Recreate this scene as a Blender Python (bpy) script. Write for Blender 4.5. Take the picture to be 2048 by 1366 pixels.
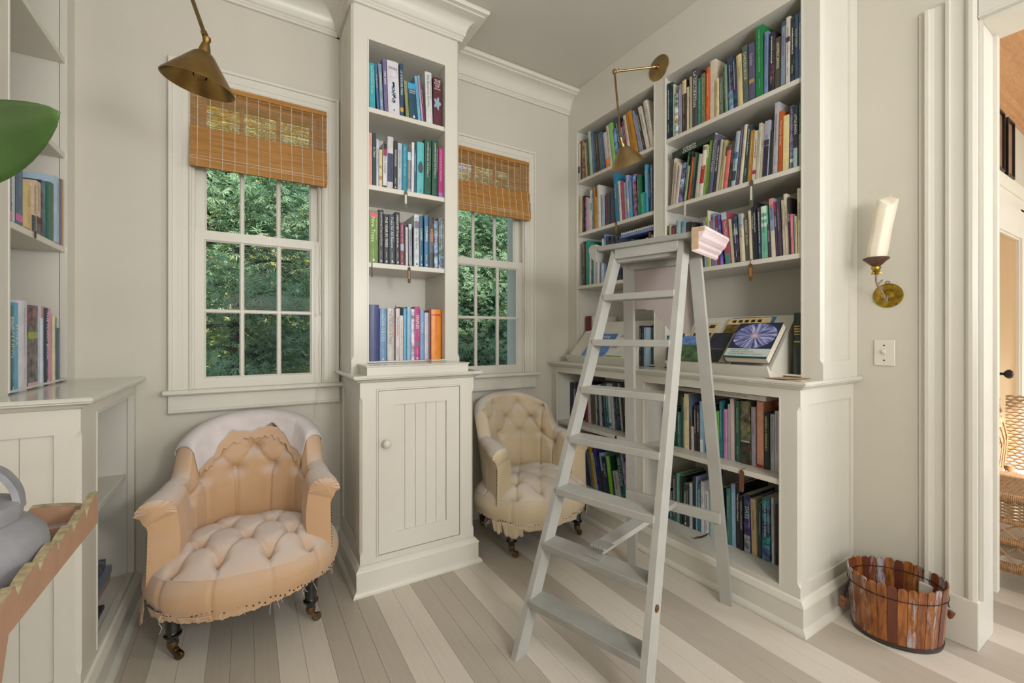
import bpy, bmesh, math, random
import numpy as np
from mathutils import Vector, Matrix
random.seed(7); rnd = random.Random(11)
for o in list(bpy.data.objects): bpy.data.objects.remove(o)
sc = bpy.context.scene
COL = sc.collection
PI = math.pi

# ------------------------------------------------------------------ camera
cam = bpy.data.cameras.new('camera'); camo = bpy.data.objects.new('camera', cam); COL.objects.link(camo)
camo.location = (0, 0, 1.094); camo.rotation_euler = (PI/2, 0, -math.radians(31.42))
cam.sensor_width = 36; cam.lens = 870/2048*36; cam.shift_y = -11.2/2048
cam.clip_start = .02; cam.clip_end = 200
sc.camera = camo

# ------------------------------------------------------------------ world, sun, lights, exposure
wd = bpy.data.worlds.new('world'); sc.world = wd; wd.use_nodes = True
nt = wd.node_tree; nt.nodes.clear()
sky = nt.nodes.new('ShaderNodeTexSky'); sky.sky_type = 'NISHITA'; sky.sun_disc = False
sky.sun_elevation = math.radians(48); sky.sun_rotation = math.radians(200); sky.air_density = 1.2; sky.dust_density = 2.0
bg = nt.nodes.new('ShaderNodeBackground'); bg.inputs[1].default_value = .36
wo = nt.nodes.new('ShaderNodeOutputWorld'); nt.links.new(sky.outputs[0], bg.inputs[0]); nt.links.new(bg.outputs[0], wo.inputs[0])
def look_at(o, p):
    o.rotation_euler = (Vector(p)-o.location).to_track_quat('-Z', 'Y').to_euler()
sun = bpy.data.lights.new('sun', 'SUN'); sun.energy = 9.0; sun.angle = math.radians(.6); sun.color = (1, .95, .84)
suno = bpy.data.objects.new('sun', sun); COL.objects.link(suno); suno.location = (-2, -6, 9); look_at(suno, (1.2, 4.5, 0))
def area(name, loc, tgt, sx, sy, w, col=(1, 1, 1)):
    l = bpy.data.lights.new(name, 'AREA'); l.shape = 'RECTANGLE'; l.size = sx; l.size_y = sy; l.energy = w; l.color = col
    o = bpy.data.objects.new(name, l); COL.objects.link(o); o.location = loc; look_at(o, tgt); return o
area('window_light_rear', (.5, -2.45, 1.5), (.5, 2, 1.25), 2.8, 2.0, 40, (.98, .99, 1))  # broad soft fill added before the solid rear wall; no window there
area('key_lamp', (.80, -.70, 1.40), (.40, 2.0, 1.2), .30, .30, 15, (1, .99, .975))
area('ceiling_uplight', (.55, -1.7, 1.5), (.55, -1.3, 2.744), 1.6, 1.0, 66, (.98, .99, 1))  # unseen upward fill, added to brighten the ceiling; not a fitting of the room
area('next_room_daylight', (4.0, -1.6, 2.0), (3.2, .8, 1.2), 1.4, 1.6, 50, (1, .98, .95))
sc.view_settings.view_transform = 'Standard'; sc.view_settings.look = 'None'
sc.view_settings.exposure = -0.08; sc.view_settings.gamma = 1; sc.view_settings.use_curve_mapping = False

# ------------------------------------------------------------------ helpers
def srgb(h):
    v = [int(h[i:i+2], 16)/255 for i in (0, 2, 4)]
    return tuple(c/12.92 if c <= .04045 else ((c+.055)/1.055)**2.4 for c in v)
class NT:
    def __init__(s, m):
        s.t = m.node_tree; s.n = s.t.nodes; s.l = s.t.links
        s.b = s.n.get('Principled BSDF'); s.o = s.n.get('Material Output')
    def new(s, k, **kw):
        x = s.n.new(k)
        for a, v in kw.items(): setattr(x, a, v)
        return x
    def link(s, a, b): s.l.new(a, b)
def mat(name, col, rough=.5, metal=0, spec=.5, noise=0, nscale=20, bump=0, bscale=200, coat=0, aniso=None, grain=None):
    """noise: value variation; grain: (axis stretch vector) for wood-like streaks"""
    m = bpy.data.materials.new(name); m.use_nodes = True; k = NT(m); b = k.b
    c = srgb(col) if isinstance(col, str) else col
    b.inputs['Base Color'].default_value = (*c, 1); b.inputs['Roughness'].default_value = rough
    b.inputs['Metallic'].default_value = metal; b.inputs['Specular IOR Level'].default_value = spec
    if coat: b.inputs['Coat Weight'].default_value = coat; b.inputs['Coat Roughness'].default_value = .15
    tc = None
    if noise or bump:
        tc = k.new('ShaderNodeTexCoord'); mp = k.new('ShaderNodeMapping'); k.link(tc.outputs['Object'], mp.inputs[0])
        if grain: mp.inputs['Scale'].default_value = grain
    if noise:
        n = k.new('ShaderNodeTexNoise'); n.inputs['Scale'].default_value = nscale; n.inputs['Detail'].default_value = 5
        k.link(mp.outputs[0], n.inputs['Vector'])
        r = k.new('ShaderNodeMapRange'); r.inputs[1].default_value = .3; r.inputs[2].default_value = .7
        r.inputs[3].default_value = 1-noise; r.inputs[4].default_value = 1+noise; k.link(n.outputs[0], r.inputs[0])
        h = k.new('ShaderNodeHueSaturation'); h.inputs['Color'].default_value = (*c, 1); k.link(r.outputs[0], h.inputs['Value'])
        k.link(h.outputs[0], b.inputs['Base Color'])
    if bump:
        n2 = k.new('ShaderNodeTexNoise'); n2.inputs['Scale'].default_value = bscale; n2.inputs['Detail'].default_value = 3
        k.link(mp.outputs[0], n2.inputs['Vector'])
        bp = k.new('ShaderNodeBump'); bp.inputs['Strength'].default_value = bump; bp.inputs['Distance'].default_value = .002
        k.link(n2.outputs[0], bp.inputs['Height']); k.link(bp.outputs[0], b.inputs['Normal'])
    return m
class MB:
    def __init__(s): s.v = []; s.f = []
    def add(s, vs, fs):
        n = len(s.v); s.v += [tuple(p) for p in vs]; s.f += [tuple(i+n for i in f) for f in fs]; return s
    def box(s, x0, x1, y0, y1, z0, z1):
        if x0 > x1: x0, x1 = x1, x0
        if y0 > y1: y0, y1 = y1, y0
        if z0 > z1: z0, z1 = z1, z0
        v = [(x, y, z) for z in (z0, z1) for y in (y0, y1) for x in (x0, x1)]
        return s.add(v, [(0, 2, 3, 1), (4, 5, 7, 6), (0, 1, 5, 4), (2, 6, 7, 3), (0, 4, 6, 2), (1, 3, 7, 5)])
    def cbox(s, x0, x1, y0, y1, z0, z1, c=.002):
        """box with chamfered edges"""
        bm = bmesh.new(); bmesh.ops.create_cube(bm, size=1)
        for v in bm.verts: v.co = ((x0+x1)/2+v.co.x*abs(x1-x0), (y0+y1)/2+v.co.y*abs(y1-y0), (z0+z1)/2+v.co.z*abs(z1-z0))
        bmesh.ops.bevel(bm, geom=bm.edges[:], offset=c, segments=1, affect='EDGES')
        bm.verts.index_update(); s.add([v.co[:] for v in bm.verts], [[v.index for v in f.verts] for f in bm.faces]); bm.free(); return s
    def beam(s, a, b, w, t, up=(0, 0, 1)):
        """rectangular bar from a to b, width w along side, thickness t along (roughly) up"""
        a = Vector(a); b = Vector(b); d = (b-a).normalized(); u = Vector(up); sd = d.cross(u).normalized(); u = sd.cross(d).normalized()
        v = [p+sd*x*w/2+u*y*t/2 for p in (a, b) for x, y in ((-1, -1), (1, -1), (1, 1), (-1, 1))]
        return s.add(v, [(3, 2, 1, 0), (4, 5, 6, 7), (0, 1, 5, 4), (1, 2, 6, 5), (2, 3, 7, 6), (3, 0, 4, 7)])
    def prism(s, pts, vec):
        n = len(pts); vec = Vector(vec); v = [Vector(p) for p in pts]; v += [p+vec for p in v]
        return s.add(v, [tuple(range(n))[::-1], tuple(range(n, 2*n))]+[(i, (i+1) % n, n+(i+1) % n, n+i) for i in range(n)])
    def lathe(s, prof, n=20, M=None, cap=True):
        """prof: (r, z) list; M maps local"""
        v = []; f = []; m = len(prof)
        for r, z in prof:
            for i in range(n):
                a = 2*PI*i/n; v.append(Vector((r*math.cos(a), r*math.sin(a), z)))
        for j in range(m-1):
            for i in range(n): f.append((j*n+i, j*n+(i+1) % n, (j+1)*n+(i+1) % n, (j+1)*n+i))
        if cap: f += [tuple(range(n))[::-1], tuple((m-1)*n+i for i in range(n))]
        if M is not None: v = [M @ p for p in v]
        return s.add(v, f)
    def tube(s, path, r, n=8, close=False):
        P = [Vector(p) for p in path]; m = len(P); rr = r if hasattr(r, '__len__') else [r]*m
        v = []; f = []; pu = None
        for i, p in enumerate(P):
            d = (P[(i+1) % m] if close else P[min(i+1, m-1)])-(P[i-1] if close else P[max(i-1, 0)])
            d = d.normalized() if d.length > 1e-9 else Vector((0, 0, 1))
            if pu is None: pu = d.orthogonal().normalized()
            pu = (pu-d*pu.dot(d)); pu = pu.normalized() if pu.length > 1e-6 else d.orthogonal().normalized()
            w = d.cross(pu)
            for k in range(n):
                a = 2*PI*k/n; v.append(p+(pu*math.cos(a)+w*math.sin(a))*rr[i])
        for i in range(m if close else m-1):
            for k in range(n): f.append((i*n+k, i*n+(k+1) % n, ((i+1) % m)*n+(k+1) % n, ((i+1) % m)*n+k))
        if not close: f += [tuple(range(n))[::-1], tuple((m-1)*n+k for k in range(n))]
        return s.add(v, f)
    def sweep(s, prof, path):
        """prof: closed list of (out, z); path: xy polyline, 'out' is to the right of travel; mitred"""
        n = len(prof); P = [Vector((p[0], p[1])) for p in path]; v = []; f = []; m = len(P)
        for i in range(m):
            d0 = (P[i]-P[i-1]).normalized() if i > 0 else None; d1 = (P[i+1]-P[i]).normalized() if i < m-1 else None
            if d0 is None: d0 = d1
            if d1 is None: d1 = d0
            n0 = Vector((d0.y, -d0.x)); n1 = Vector((d1.y, -d1.x)); b = (n0+n1); b = b/max(1e-6, b.dot(n0))
            for o, z in prof: v.append((P[i].x+b.x*o, P[i].y+b.y*o, z))
        for i in range(m-1):
            for k in range(n): f.append((i*n+k, i*n+(k+1) % n, (i+1)*n+(k+1) % n, (i+1)*n+k))
        f += [tuple(range(n))[::-1], tuple((m-1)*n+k for k in range(n))]
        return s.add(v, f)
    def xform(s, M): s.v = [tuple(M @ Vector(p)) for p in s.v]; return s
    def mesh(s, name, m, smooth=0):
        me = bpy.data.meshes.new(name); me.from_pydata(s.v, [], s.f)
        bm = bmesh.new(); bm.from_mesh(me); bmesh.ops.recalc_face_normals(bm, faces=bm.faces[:]); bm.to_mesh(me); bm.free()
        if m: me.materials.append(m)
        if smooth:
            me.shade_smooth(); me.set_sharp_from_angle(angle=math.radians(smooth))
        return me
    def build(s, name, m, parent=None, smooth=0, loc=None, rot=None):
        return obj(name, s.mesh(name, m, smooth), parent, loc, rot)
def obj(name, me, parent=None, loc=None, rot=None):
    o = bpy.data.objects.new(name, me); COL.objects.link(o)
    if parent: o.parent = parent
    if loc is not None: o.location = loc
    if rot is not None: o.rotation_euler = rot
    return o
def thing(name, label, cat, loc=(0, 0, 0), rz=0, group=None):
    o = bpy.data.objects.new(name, None); COL.objects.link(o); o.location = loc; o.rotation_euler = (0, 0, rz)
    o.empty_display_size = .05
    return tag(o, label, cat, group)
def tag(o, label, cat, group=None):
    o['label'] = label; o['category'] = cat
    if group: o['group'] = group
    return o
def struct(o, label=None, cat=None):
    o['kind'] = 'structure'
    if label: o['label'] = label
    if cat: o['category'] = cat
    return o
def stuff(o): o['kind'] = 'stuff'; return o
def B(name, m, parent, *boxes):
    b = MB()
    for q in boxes: b.box(*q)
    return b.build(name, m, parent)

# ------------------------------------------------------------------ materials
M = {}
M['wall'] = mat('wall_paint', 'c8c3b6', .55, noise=.012, nscale=6, bump=.12, bscale=260)
M['ceil'] = mat('ceiling_paint', 'c9c5bb', .7, noise=.012, nscale=4, bump=.08, bscale=200)
M['trim'] = mat('trim_paint', 'd4d0c5', .34, noise=.012, nscale=8, bump=.06, bscale=160)
M['counter'] = mat('counter_paint', 'd0cdc3', .16, noise=.015, nscale=10, bump=.03, bscale=120)
M['inside'] = mat('shelf_paint', 'd2cfc5', .45, noise=.012, nscale=8)
M['light_plank'] = mat('light_stripe_paint', 'd0c7ba', .42, noise=.03, nscale=7, grain=(12, 1, 1), bump=.1, bscale=60)
M['dark_plank'] = mat('dark_stripe_paint', 'b4aa9c', .42, noise=.035, nscale=7, grain=(12, 1, 1), bump=.1, bscale=60)
M['ladder'] = mat('ladder_grey_paint', 'a8a7a1', .5, noise=.07, nscale=9, bump=.2, bscale=40)
M['ladder_top'] = mat('ladder_worn_paint', '95948e', .5, noise=.1, nscale=12, bump=.2, bscale=40)
M['ladder_board'] = mat('ladder_mauve_board', 'b0a4a2', .55, noise=.07, nscale=5)
M['pink'] = mat('pink_primer_paint', 'd9c6c8', .5, noise=.05, nscale=20)
M['rawwood'] = mat('raw_wood', 'b59c7c', .6, noise=.12, nscale=30)
M['brass'] = mat('aged_brass', (.30, .19, .065), .3, 1.0, noise=.28, nscale=14)
M['brass2'] = mat('dull_brass', (.36, .26, .12), .36, 1.0, noise=.22, nscale=14)
M['black'] = mat('ebonised_wood', '14110f', .18, coat=.5)
M['castor'] = mat('castor_metal', (.20, .13, .07), .35, 1.0, noise=.2)
M['white'] = mat('white_plastic', 'd6d2c6', .35)
M['iron'] = mat('dark_iron', '24211f', .45, .6)
M['leather'] = mat('leather_brown', '6b4a2c', .5, noise=.15, nscale=60)
M['leather_dark'] = mat('leather_dark', '3c2d22', .5, noise=.15, nscale=60)
M['page'] = mat('book_pages', 'cfc5b2', .8, noise=.08, nscale=90, grain=(20, 1, 1))
M['cord'] = mat('cotton_cord', 'd5cdbd', .8)
# ================================================================== SETTING
YB = 2.352; XR = 2.19; XLW = -.84; ZC = 2.744; YR = -2.6; WT = .2
W1, W2 = .0585, 1.2645          # window centres
HW = .268                       # half width of window opening
ZS, ZH = .845, 2.215            # sill and head of the openings
# floor with painted planks: stripes along Y
fl = struct(B('floor', mat('floor_base', '8a8070', .8), None, (-1.0, 6.2, YR-.1, 3.0, -.12, -.021)))
edges = [-.273+.3645*i for i in range(-3, 18)]
pl = None; rp = random.Random(3)
def plank_mesh(w, L, m):
    b = MB(); g = .0003
    b.add([(g, 0, -.02), (w-g, 0, -.02), (w-g, 0, -.0007), (w-g-.0007, 0, 0), (g+.0007, 0, 0), (g, 0, -.0007)], [])
    n = len(b.v); b.add([(x, L, z) for x, y, z in b.v[:6]], [])
    b.f = [(5, 4, 3, 2, 1, 0), (6, 7, 8, 9, 10, 11)]+[(i, (i+1) % 6, 6+(i+1) % 6, 6+i) for i in range(6)]
    return b.mesh('plank', m)
pm = {}
for i in range(len(edges)-1):
    x0 = edges[i]
    for kind, xa, wd_, nb in (('light_plank', x0, .159, 2), ('dark_plank', x0+.159, .2055, 3)):
        for j in range(nb):
            w = wd_/nb; x = xa+j*w
            if x < -.86 or x > 6.0: continue
            ymax = 2.36 if x < 2.2 else .9
            ymin = YR if x < 2.9 else -1.9
            cut = rp.uniform(.3, 1.2)
            for (ya, yb) in ((ymin, ymin+cut+1.0), (ymin+cut+1.0, ymax)):
                L = round(yb-ya-.001, 3); key = (kind, nb, L)
                if key not in pm: pm[key] = plank_mesh(w, L, M[kind])
                obj('plank', pm[key], fl, (x, ya, 0))
# ceiling
cl = struct(B('ceiling', M['ceil'], None, (XLW-.2, XR+.16, YR-.1, YB+.2, ZC, ZC+.12)))
b = MB(); x0, y0 = 1.02, 1.40
for q in ((x0-.6, x0, y0, y0+.004), (x0-.004, x0, y0-.6, y0)): b.box(q[0], q[1], q[2], q[3], ZC-.0012, ZC)
hatch = b.build('hatch_joint', mat('dark_joint', '4a4438', .9), cl)
# walls
def wall_boxes(): pass
xs = [(XLW-.2, W1-HW), (W1+HW, W2-HW), (W2+HW, XR+.16)]
bx = [(a, c, YB, YB+WT, -.1, ZC) for a, c in xs]
for w in (W1, W2): bx += [(w-HW, w+HW, YB, YB+WT, -.1, ZS), (w-HW, w+HW, YB, YB+WT, ZH, ZC)]
struct(B('wall_back', M['wall'], None, *bx))
struct(B('wall_left', M['wall'], None, (XLW-.2, XLW, YR, YB, -.1, ZC)))
YD0, YD1, ZD = -.56, .448, 2.2    # doorway in the right wall
struct(B('wall_right', M['wall'], None, (XR, XR+.16, YD1, YB, -.1, ZC), (XR, XR+.16, YD0, YD1, ZD, ZC), (XR, XR+.16, YR, YD0, -.1, ZC)))
struct(B('wall_front', M['wall'], None, (XLW-.2, XR+.16, YR-.2, YR, -.1, ZC)))
# crown moulding (cornice): profile
def crown_prof(z=ZC):
    d = z-2.744
    p = [(0, 2.604), (.013, 2.604), (.013, 2.616), (.017, 2.619), (.017, 2.627), (.021, 2.629)]
    for i in range(8):
        a = i/7*PI/2; p.append((.025+.068*(1-math.cos(a)), 2.632+.072*math.sin(a)))
    p += [(.097, 2.705), (.097, 2.712), (.103, 2.714)]
    for i in range(6):
        a = -PI/2+i/5*PI; p.append((.106+.012*math.cos(a), 2.729+.0149*math.sin(a)))
    p += [(0, 2.7439)]
    return [(o, zz+d) for o, zz in p]
CP = crown_prof()
TX0, TX1, TYF = .404, .936, 2.053     # tower upper body
t1 = MB().sweep(CP, [(TX0-.0003, YB), (-.575, YB)][::-1]).build('trim_1', M['trim'], None, 35); struct(t1)
t2 = MB().sweep(CP, [(TX1+.0003, YB), (1.8913, YB)]).build('trim_2', M['trim'], None, 35); struct(t2)
# baseboards on the back wall and the right wall
def base_prof(h=.13):
    return [(0, 0), (.03, 0), (.03, .006), (.026, .014), (.018, .02), (.016, .02), (.016, h-.02), (.013, h-.012), (.006, h-.003), (0, h)]
bb = MB()
bb.sweep(base_prof(), [(-.36, YB), (TX0+.006, YB)]); bb.sweep(base_prof(), [(TX1+.01, YB), (1.72, YB)])
struct(bb.build('baseboard_back', M['trim'], None, 35))
bb = MB().sweep(base_prof(), [(XR, .79), (XR, .60)]); struct(bb.build('baseboard_right', M['trim'], None, 35))

# ------------------------------------------------------------------ windows
GL = bpy.data.materials.new('window_glass'); GL.use_nodes = True; k = NT(GL)
tr = k.new('ShaderNodeBsdfTransparent'); gs = k.new('ShaderNodeBsdfGlossy'); gs.inputs['Roughness'].default_value = .02
mx = k.new('ShaderNodeMixShader'); fr = k.new('ShaderNodeFresnel'); fr.inputs[0].default_value = 1.1
k.link(fr.outputs[0], mx.inputs[0]); k.link(tr.outputs[0], mx.inputs[1]); k.link(gs.outputs[0], mx.inputs[2]); k.link(mx.outputs[0], k.o.inputs[0])
def window(n, cx):
    w = struct(B('window_%d' % n, M['trim'], None,
        (cx-HW, cx-HW+.012, YB+.001, YB+WT, ZS, ZH), (cx+HW-.012, cx+HW, YB+.001, YB+WT, ZS, ZH),
        (cx-HW, cx+HW, YB+.001, YB+WT, ZH-.012, ZH), (cx-HW, cx+HW, YB+.03, YB+WT+.03, ZS, ZS+.014)))
    # casing: flat with a bead and a raised backband
    c = MB(); o = .3425; i = .262
    def leg(side):
        s_ = side
        pr = [(i, 0), (i, -.014), (i+.006, -.018), (i+.012, -.014), (i+.03, -.014), (i+.031, -.017), (o-.016, -.017), (o-.015, -.026), (o-.003, -.026), (o, -.022), (o, 0)]
        return [(cx+s_*x, YB+y) for x, y in pr]
    zt = 2.205
    for s_ in (-1, 1):
        pts = leg(s_); n_ = len(pts)
        v = []
        for (x, y) in pts:
            off = abs(x-cx)-i; v.append((x, y, .862)); v.append((x, y, zt+off))
        c.add(v, [tuple(2*q for q in range(n_)), tuple(2*q+1 for q in range(n_))]+[(2*q, 2*((q+1) % n_), 2*((q+1) % n_)+1, 2*q+1) for q in range(n_)])
    pts = leg(1); n_ = len(pts); v = []
    for (x, y) in pts:
        off = abs(x-cx)-i
        v.append((cx-i-off, y, zt+off)); v.append((cx+i+off, y, zt+off))
    c.add(v, [tuple(2*q for q in range(n_)), tuple(2*q+1 for q in range(n_))]+[(2*q, 2*((q+1) % n_), 2*((q+1) % n_)+1, 2*q+1) for q in range(n_)])
    c.build('window_casing', M['trim'], w)
    # stool and apron
    s = MB(); hx = .356
    s.prism([(cx-hx, YB-.05, .842), (cx-hx, YB-.055, .848), (cx-hx, YB-.055, .854), (cx-hx, YB-.05, .862), (cx-hx, YB+.03, .862), (cx-hx, YB+.03, .842)], (2*hx, 0, 0))
    s.build('window_stool', M['trim'], w)
    a = MB(); a.prism([(cx-.342, YB, .842), (cx-.342, YB-.022, .842), (cx-.342, YB-.018, .836), (cx-.342, YB-.018, .776), (cx-.342, YB-.024, .772), (cx-.342, YB-.024, .766), (cx-.342, YB-.016, .758), (cx-.342, YB, .758)], (.684, 0, 0))
    a.build('window_apron', M['trim'], w)
    # sashes
    def sash(nm, y0, y1, z0, z1, gz0, gz1, zm):
        g = .2185; h = .252; yb = (y0+y1)/2
        m_ = MB().box(cx-h, cx-g, y0, y1, z0, z1).box(cx+g, cx+h, y0, y1, z0, z1).box(cx-g, cx+g, y0, y1, z0, gz0).box(cx-g, cx+g, y0, y1, gz1, z1)
        # inner sticking bevels
        e = .012
        for s_ in (-1, 1):
            m_.prism([(cx+s_*g, y0+.004, gz0), (cx+s_*(g-e*.6), y0+.012, gz0), (cx+s_*g, y0+.014, gz0)], (0, 0, gz1-gz0))
        m_.prism([(cx-g, y0+.004, gz0), (cx-g, y0+.012, gz0+e*.6), (cx-g, y0+.014, gz0)], (2*g, 0, 0))
        m_.prism([(cx-g, y0+.004, gz1), (cx-g, y0+.012, gz1-e*.6), (cx-g, y0+.014, gz1)], (2*g, 0, 0))
        so = m_.build(nm, M['trim'], w)
        mu = MB()
        for x in (-.0755, .0755):
            mu.prism([(cx+x-.0095, yb-.006, gz0), (cx+x-.0035, y0+.005, gz0), (cx+x+.0035, y0+.005, gz0), (cx+x+.0095, yb-.006, gz0), (cx+x+.006, y1-.004, gz0), (cx+x-.006, y1-.004, gz0)], (0, 0, gz1-gz0))
        mu.prism([(cx-g, yb-.006, zm-.0085), (cx-g, y0+.0055, zm-.0035), (cx-g, y0+.0055, zm+.0035), (cx-g, yb-.006, zm+.0085), (cx-g, y1-.0045, zm+.006), (cx-g, y1-.0045, zm-.006)], (2*g, 0, 0))
        mu.build('muntins', M['trim'], so)
        cxs = [-g, -.0755, .0755, g]
        for q in range(3):
            for (za, zb) in ((gz0, zm), (zm, gz1)):
                B('pane', GL, so, (cx+cxs[q]-.001, cx+cxs[q+1]+.001, yb-.0015, yb+.0015, za-.001, zb+.001))
    sash('lower_sash', YB+.004, YB+.036, .859, 1.563, .905, 1.523, 1.206)
    sash('upper_sash', YB+.042, YB+.074, 1.528, ZH-.012, 1.565, 2.172, 1.868)
    st = MB()
    for s_ in (-1, 1): st.box(cx+s_*.252, cx+s_*.258, YB+.036, YB+.042, ZS+.014, ZH-.012).box(cx+s_*.2525, cx+s_*.257, YB+.0, YB+.004, ZS+.014, ZH-.012)
    st.build('parting_stop', M['trim'], w)
    lk = MB().box(cx-.022, cx+.022, YB+.012, YB+.034, 1.563, 1.568); lk.lathe([(.011, 0), (.011, .008), (.004, .010)], 10, Matrix.Translation((cx, YB+.024, 1.568))); lk.box(cx-.004, cx+.03, YB+.018, YB+.026, 1.574, 1.579)
    lk.build('sash_lock', M['white'], w)
    return w
window(1, W1); window(2, W2)

# roman shades of bamboo
def reed_mat():
    m = bpy.data.materials.new('bamboo_reed'); m.use_nodes = True; k = NT(m)
    tc = k.new('ShaderNodeTexCoord'); mp = k.new('ShaderNodeMapping'); mp.inputs['Scale'].default_value = (1.2, 1, 60); k.link(tc.outputs['Object'], mp.inputs[0])
    n = k.new('ShaderNodeTexNoise'); n.inputs['Scale'].default_value = 4; n.inputs['Detail'].default_value = 4; k.link(mp.outputs[0], n.inputs['Vector'])
    cr = k.new('ShaderNodeValToRGB'); cr.color_ramp.elements[0].position = .3; cr.color_ramp.elements[0].color = (*srgb('b0762f'), 1)
    cr.color_ramp.elements[1].position = .7; cr.color_ramp.elements[1].color = (*srgb('dca65a'), 1); k.link(n.outputs[0], cr.inputs[0])
    k.link(cr.outputs[0], k.b.inputs['Base Color']); k.b.inputs['Roughness'].default_value = .5
    tl = k.new('ShaderNodeBsdfTranslucent'); k.link(cr.outputs[0], tl.inputs[0])
    ms = k.new('ShaderNodeMixShader'); ms.inputs[0].default_value = .35; k.link(k.b.outputs[0], ms.inputs[1]); k.link(tl.outputs[0], ms.inputs[2]); k.link(ms.outputs[0], k.o.inputs[0])
    return m
M['reed'] = reed_mat()
def shade(cx, label, tilt):
    hw = .274; t = thing('roman_shade', label, 'window blind', (cx, YB-.0225, 2.207))
    r = MB(); rr = random.Random(5); z = -.004
    while z > -.215:
        h = rr.uniform(.0016, .0034); gap = rr.uniform(.0012, .0030)
        r.box(-hw, hw, -.0012+rr.uniform(-.0004, .0004), .001, z-h, z); z -= h+gap
    stuff(r.build('front_panel', M['reed'], t))
    r = MB(); z = -.203
    while z > -.262:
        h = rr.uniform(.0026, .0046); r.box(-hw, hw, -.011, -.0085, z-h, z); z -= h+.0004
    while z > -.365:
        h = rr.uniform(.0026, .0046); y = -.016-(-.262-z)*.06
        r.box(-hw, hw, y-.002, y+.0006, z-h, z); z -= h+.0003
    stuff(r.build('lower_fold', M['reed'], t))
    r = MB(); z = -.336
    rz = math.radians(tilt)
    while z > -.378:
        h = rr.uniform(.003, .005); r.box(-hw, hw-.012, -.030, -.0265, z-h, z); z -= h+.0003
    r.box(-hw, hw-.012, -.034, -.024, -.383, -.376)
    stuff(r.build('bottom_fold', M['reed'], t))
    r = MB(); r.box(-hw, hw, .001, .004, -.375, -.2); z = -.2
    r.build('backing_fold', M['reed'], t)
    c = MB()
    for i in range(12):
        x = -hw+.026+i*(2*hw-.045)/11
        c.box(x-.0008, x+.0008, -.0022, -.0012, -.2, 0); c.box(x-.0008, x+.0008, -.0125, -.011, -.262, -.2); c.box(x-.0008, x+.0008, -.024, -.0185, -.33, -.262)
        c.box(x-.0008, x+.0008, -.0345, -.030, -.383, -.33)
    c.box(-hw, hw-.012, -.0305, -.0298, -.3375, -.3362).box(-hw, hw-.012, -.0312, -.0302, -.35, -.3488)
    stuff(c.build('stitch_cords', M['cord'], t))
    b = MB().box(-hw, hw, -.004, .0035, -.022, .0); b.build('head_rail', M['reed'], t)
    return t
s1 = shade(W1+.009, 'honey bamboo roman shade half lowered in the left window behind brass lamp', 0)
s2 = shade(W2+.012, 'honey bamboo roman shade half lowered in the window right of the tall cabinet', 0)
def pull_cord(x, zt, zb, lab):
    c = MB().tube([(x+.002*math.sin(i*1.7), YB-.034-.026*min(1, i/5), zt+(zb-zt)*i/14) for i in range(15)], .0013, 5)
    c.tube([(x+.006+.003*math.sin(i*1.3), YB-.034-.026*min(1, i/5), zt+(zb-zt)*.55*i/14) for i in range(15)], .0012, 5)
    c.lathe([(.001, .016), (.004, .012), (.0045, .004), (.002, 0)], 8, Matrix.Translation((x+.005, YB-.061, zt+(zb-zt)*.55-.014)))
    return tag(c.build('blind_cord', M['cord'], None, 40), lab, 'cord')
pull_cord(W1+.242, 1.83, .70, 'thin white pull cord hanging down the right side of left window')
pull_cord(W2+.232, 1.83, .73, 'thin white pull cord hanging beside the window behind the smaller armchair')
# ================================================================== BUILT-IN CASES
CT = .9255                       # counter height
def counter_prof(dz=.022):
    return [(-.03, CT), (.028, CT), (.0325, CT-.004), (.0325, CT-.010), (.028, CT-.013), (.028, CT-.016), (.02, CT-.019), (.013, CT-.027), (.008, CT-.03), (0, CT-.033), (-.03, CT-.033)]
def plinth_prof():
    return [(0, .119), (.003, .118), (.008, .112), (.011, .108), (.018, .101), (.020, .098), (.0205, .094), (.018, .094), (.018, .024), (.022, .021), (.029, .014), (.033, .006), (.033, .0), (-.02, 0), (-.02, .119)]
def ring(b, plane, u0, u1, v0, v1, w, d0, d1):
    """picture-frame bead round an opening. plane 'x': boxes in y,z at x d0..d1 ; 'y': boxes in x,z at y d0..d1"""
    for q in ((u0-w, u0, v0-w, v1+w), (u1, u1+w, v0-w, v1+w), (u0, u1, v0-w, v0), (u0, u1, v1, v1+w)):
        if plane == 'x': b.box(d0, d1, q[0], q[1], q[2], q[3])
        else: b.box(q[0], q[1], d0, d1, q[2], q[3])
    return b
def groove_panel(parent, plane, d, sgn, u0, u1, v0, v1, n, t=.009):
    """n tongue-and-groove planks set back from d; sgn = direction into the case"""
    w = (u1-u0)/n; e = .0016
    for i in range(n):
        a = u0+i*w; c = a+w; f = d; k_ = d+sgn*t; r = d+sgn*.002
        pr = [(a+.0003, k_), (a+.0003, r), (a+e, f), (c-e, f), (c-.0003, r), (c-.0003, k_)]
        pts = [(y, u, v0) if plane == 'x' else (u, y, v0) for u, y in pr]
        MB().prism(pts, (0, 0, v1-v0)).build('plank', M['trim'], parent)
T = M['trim']; I = M['inside']
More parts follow.
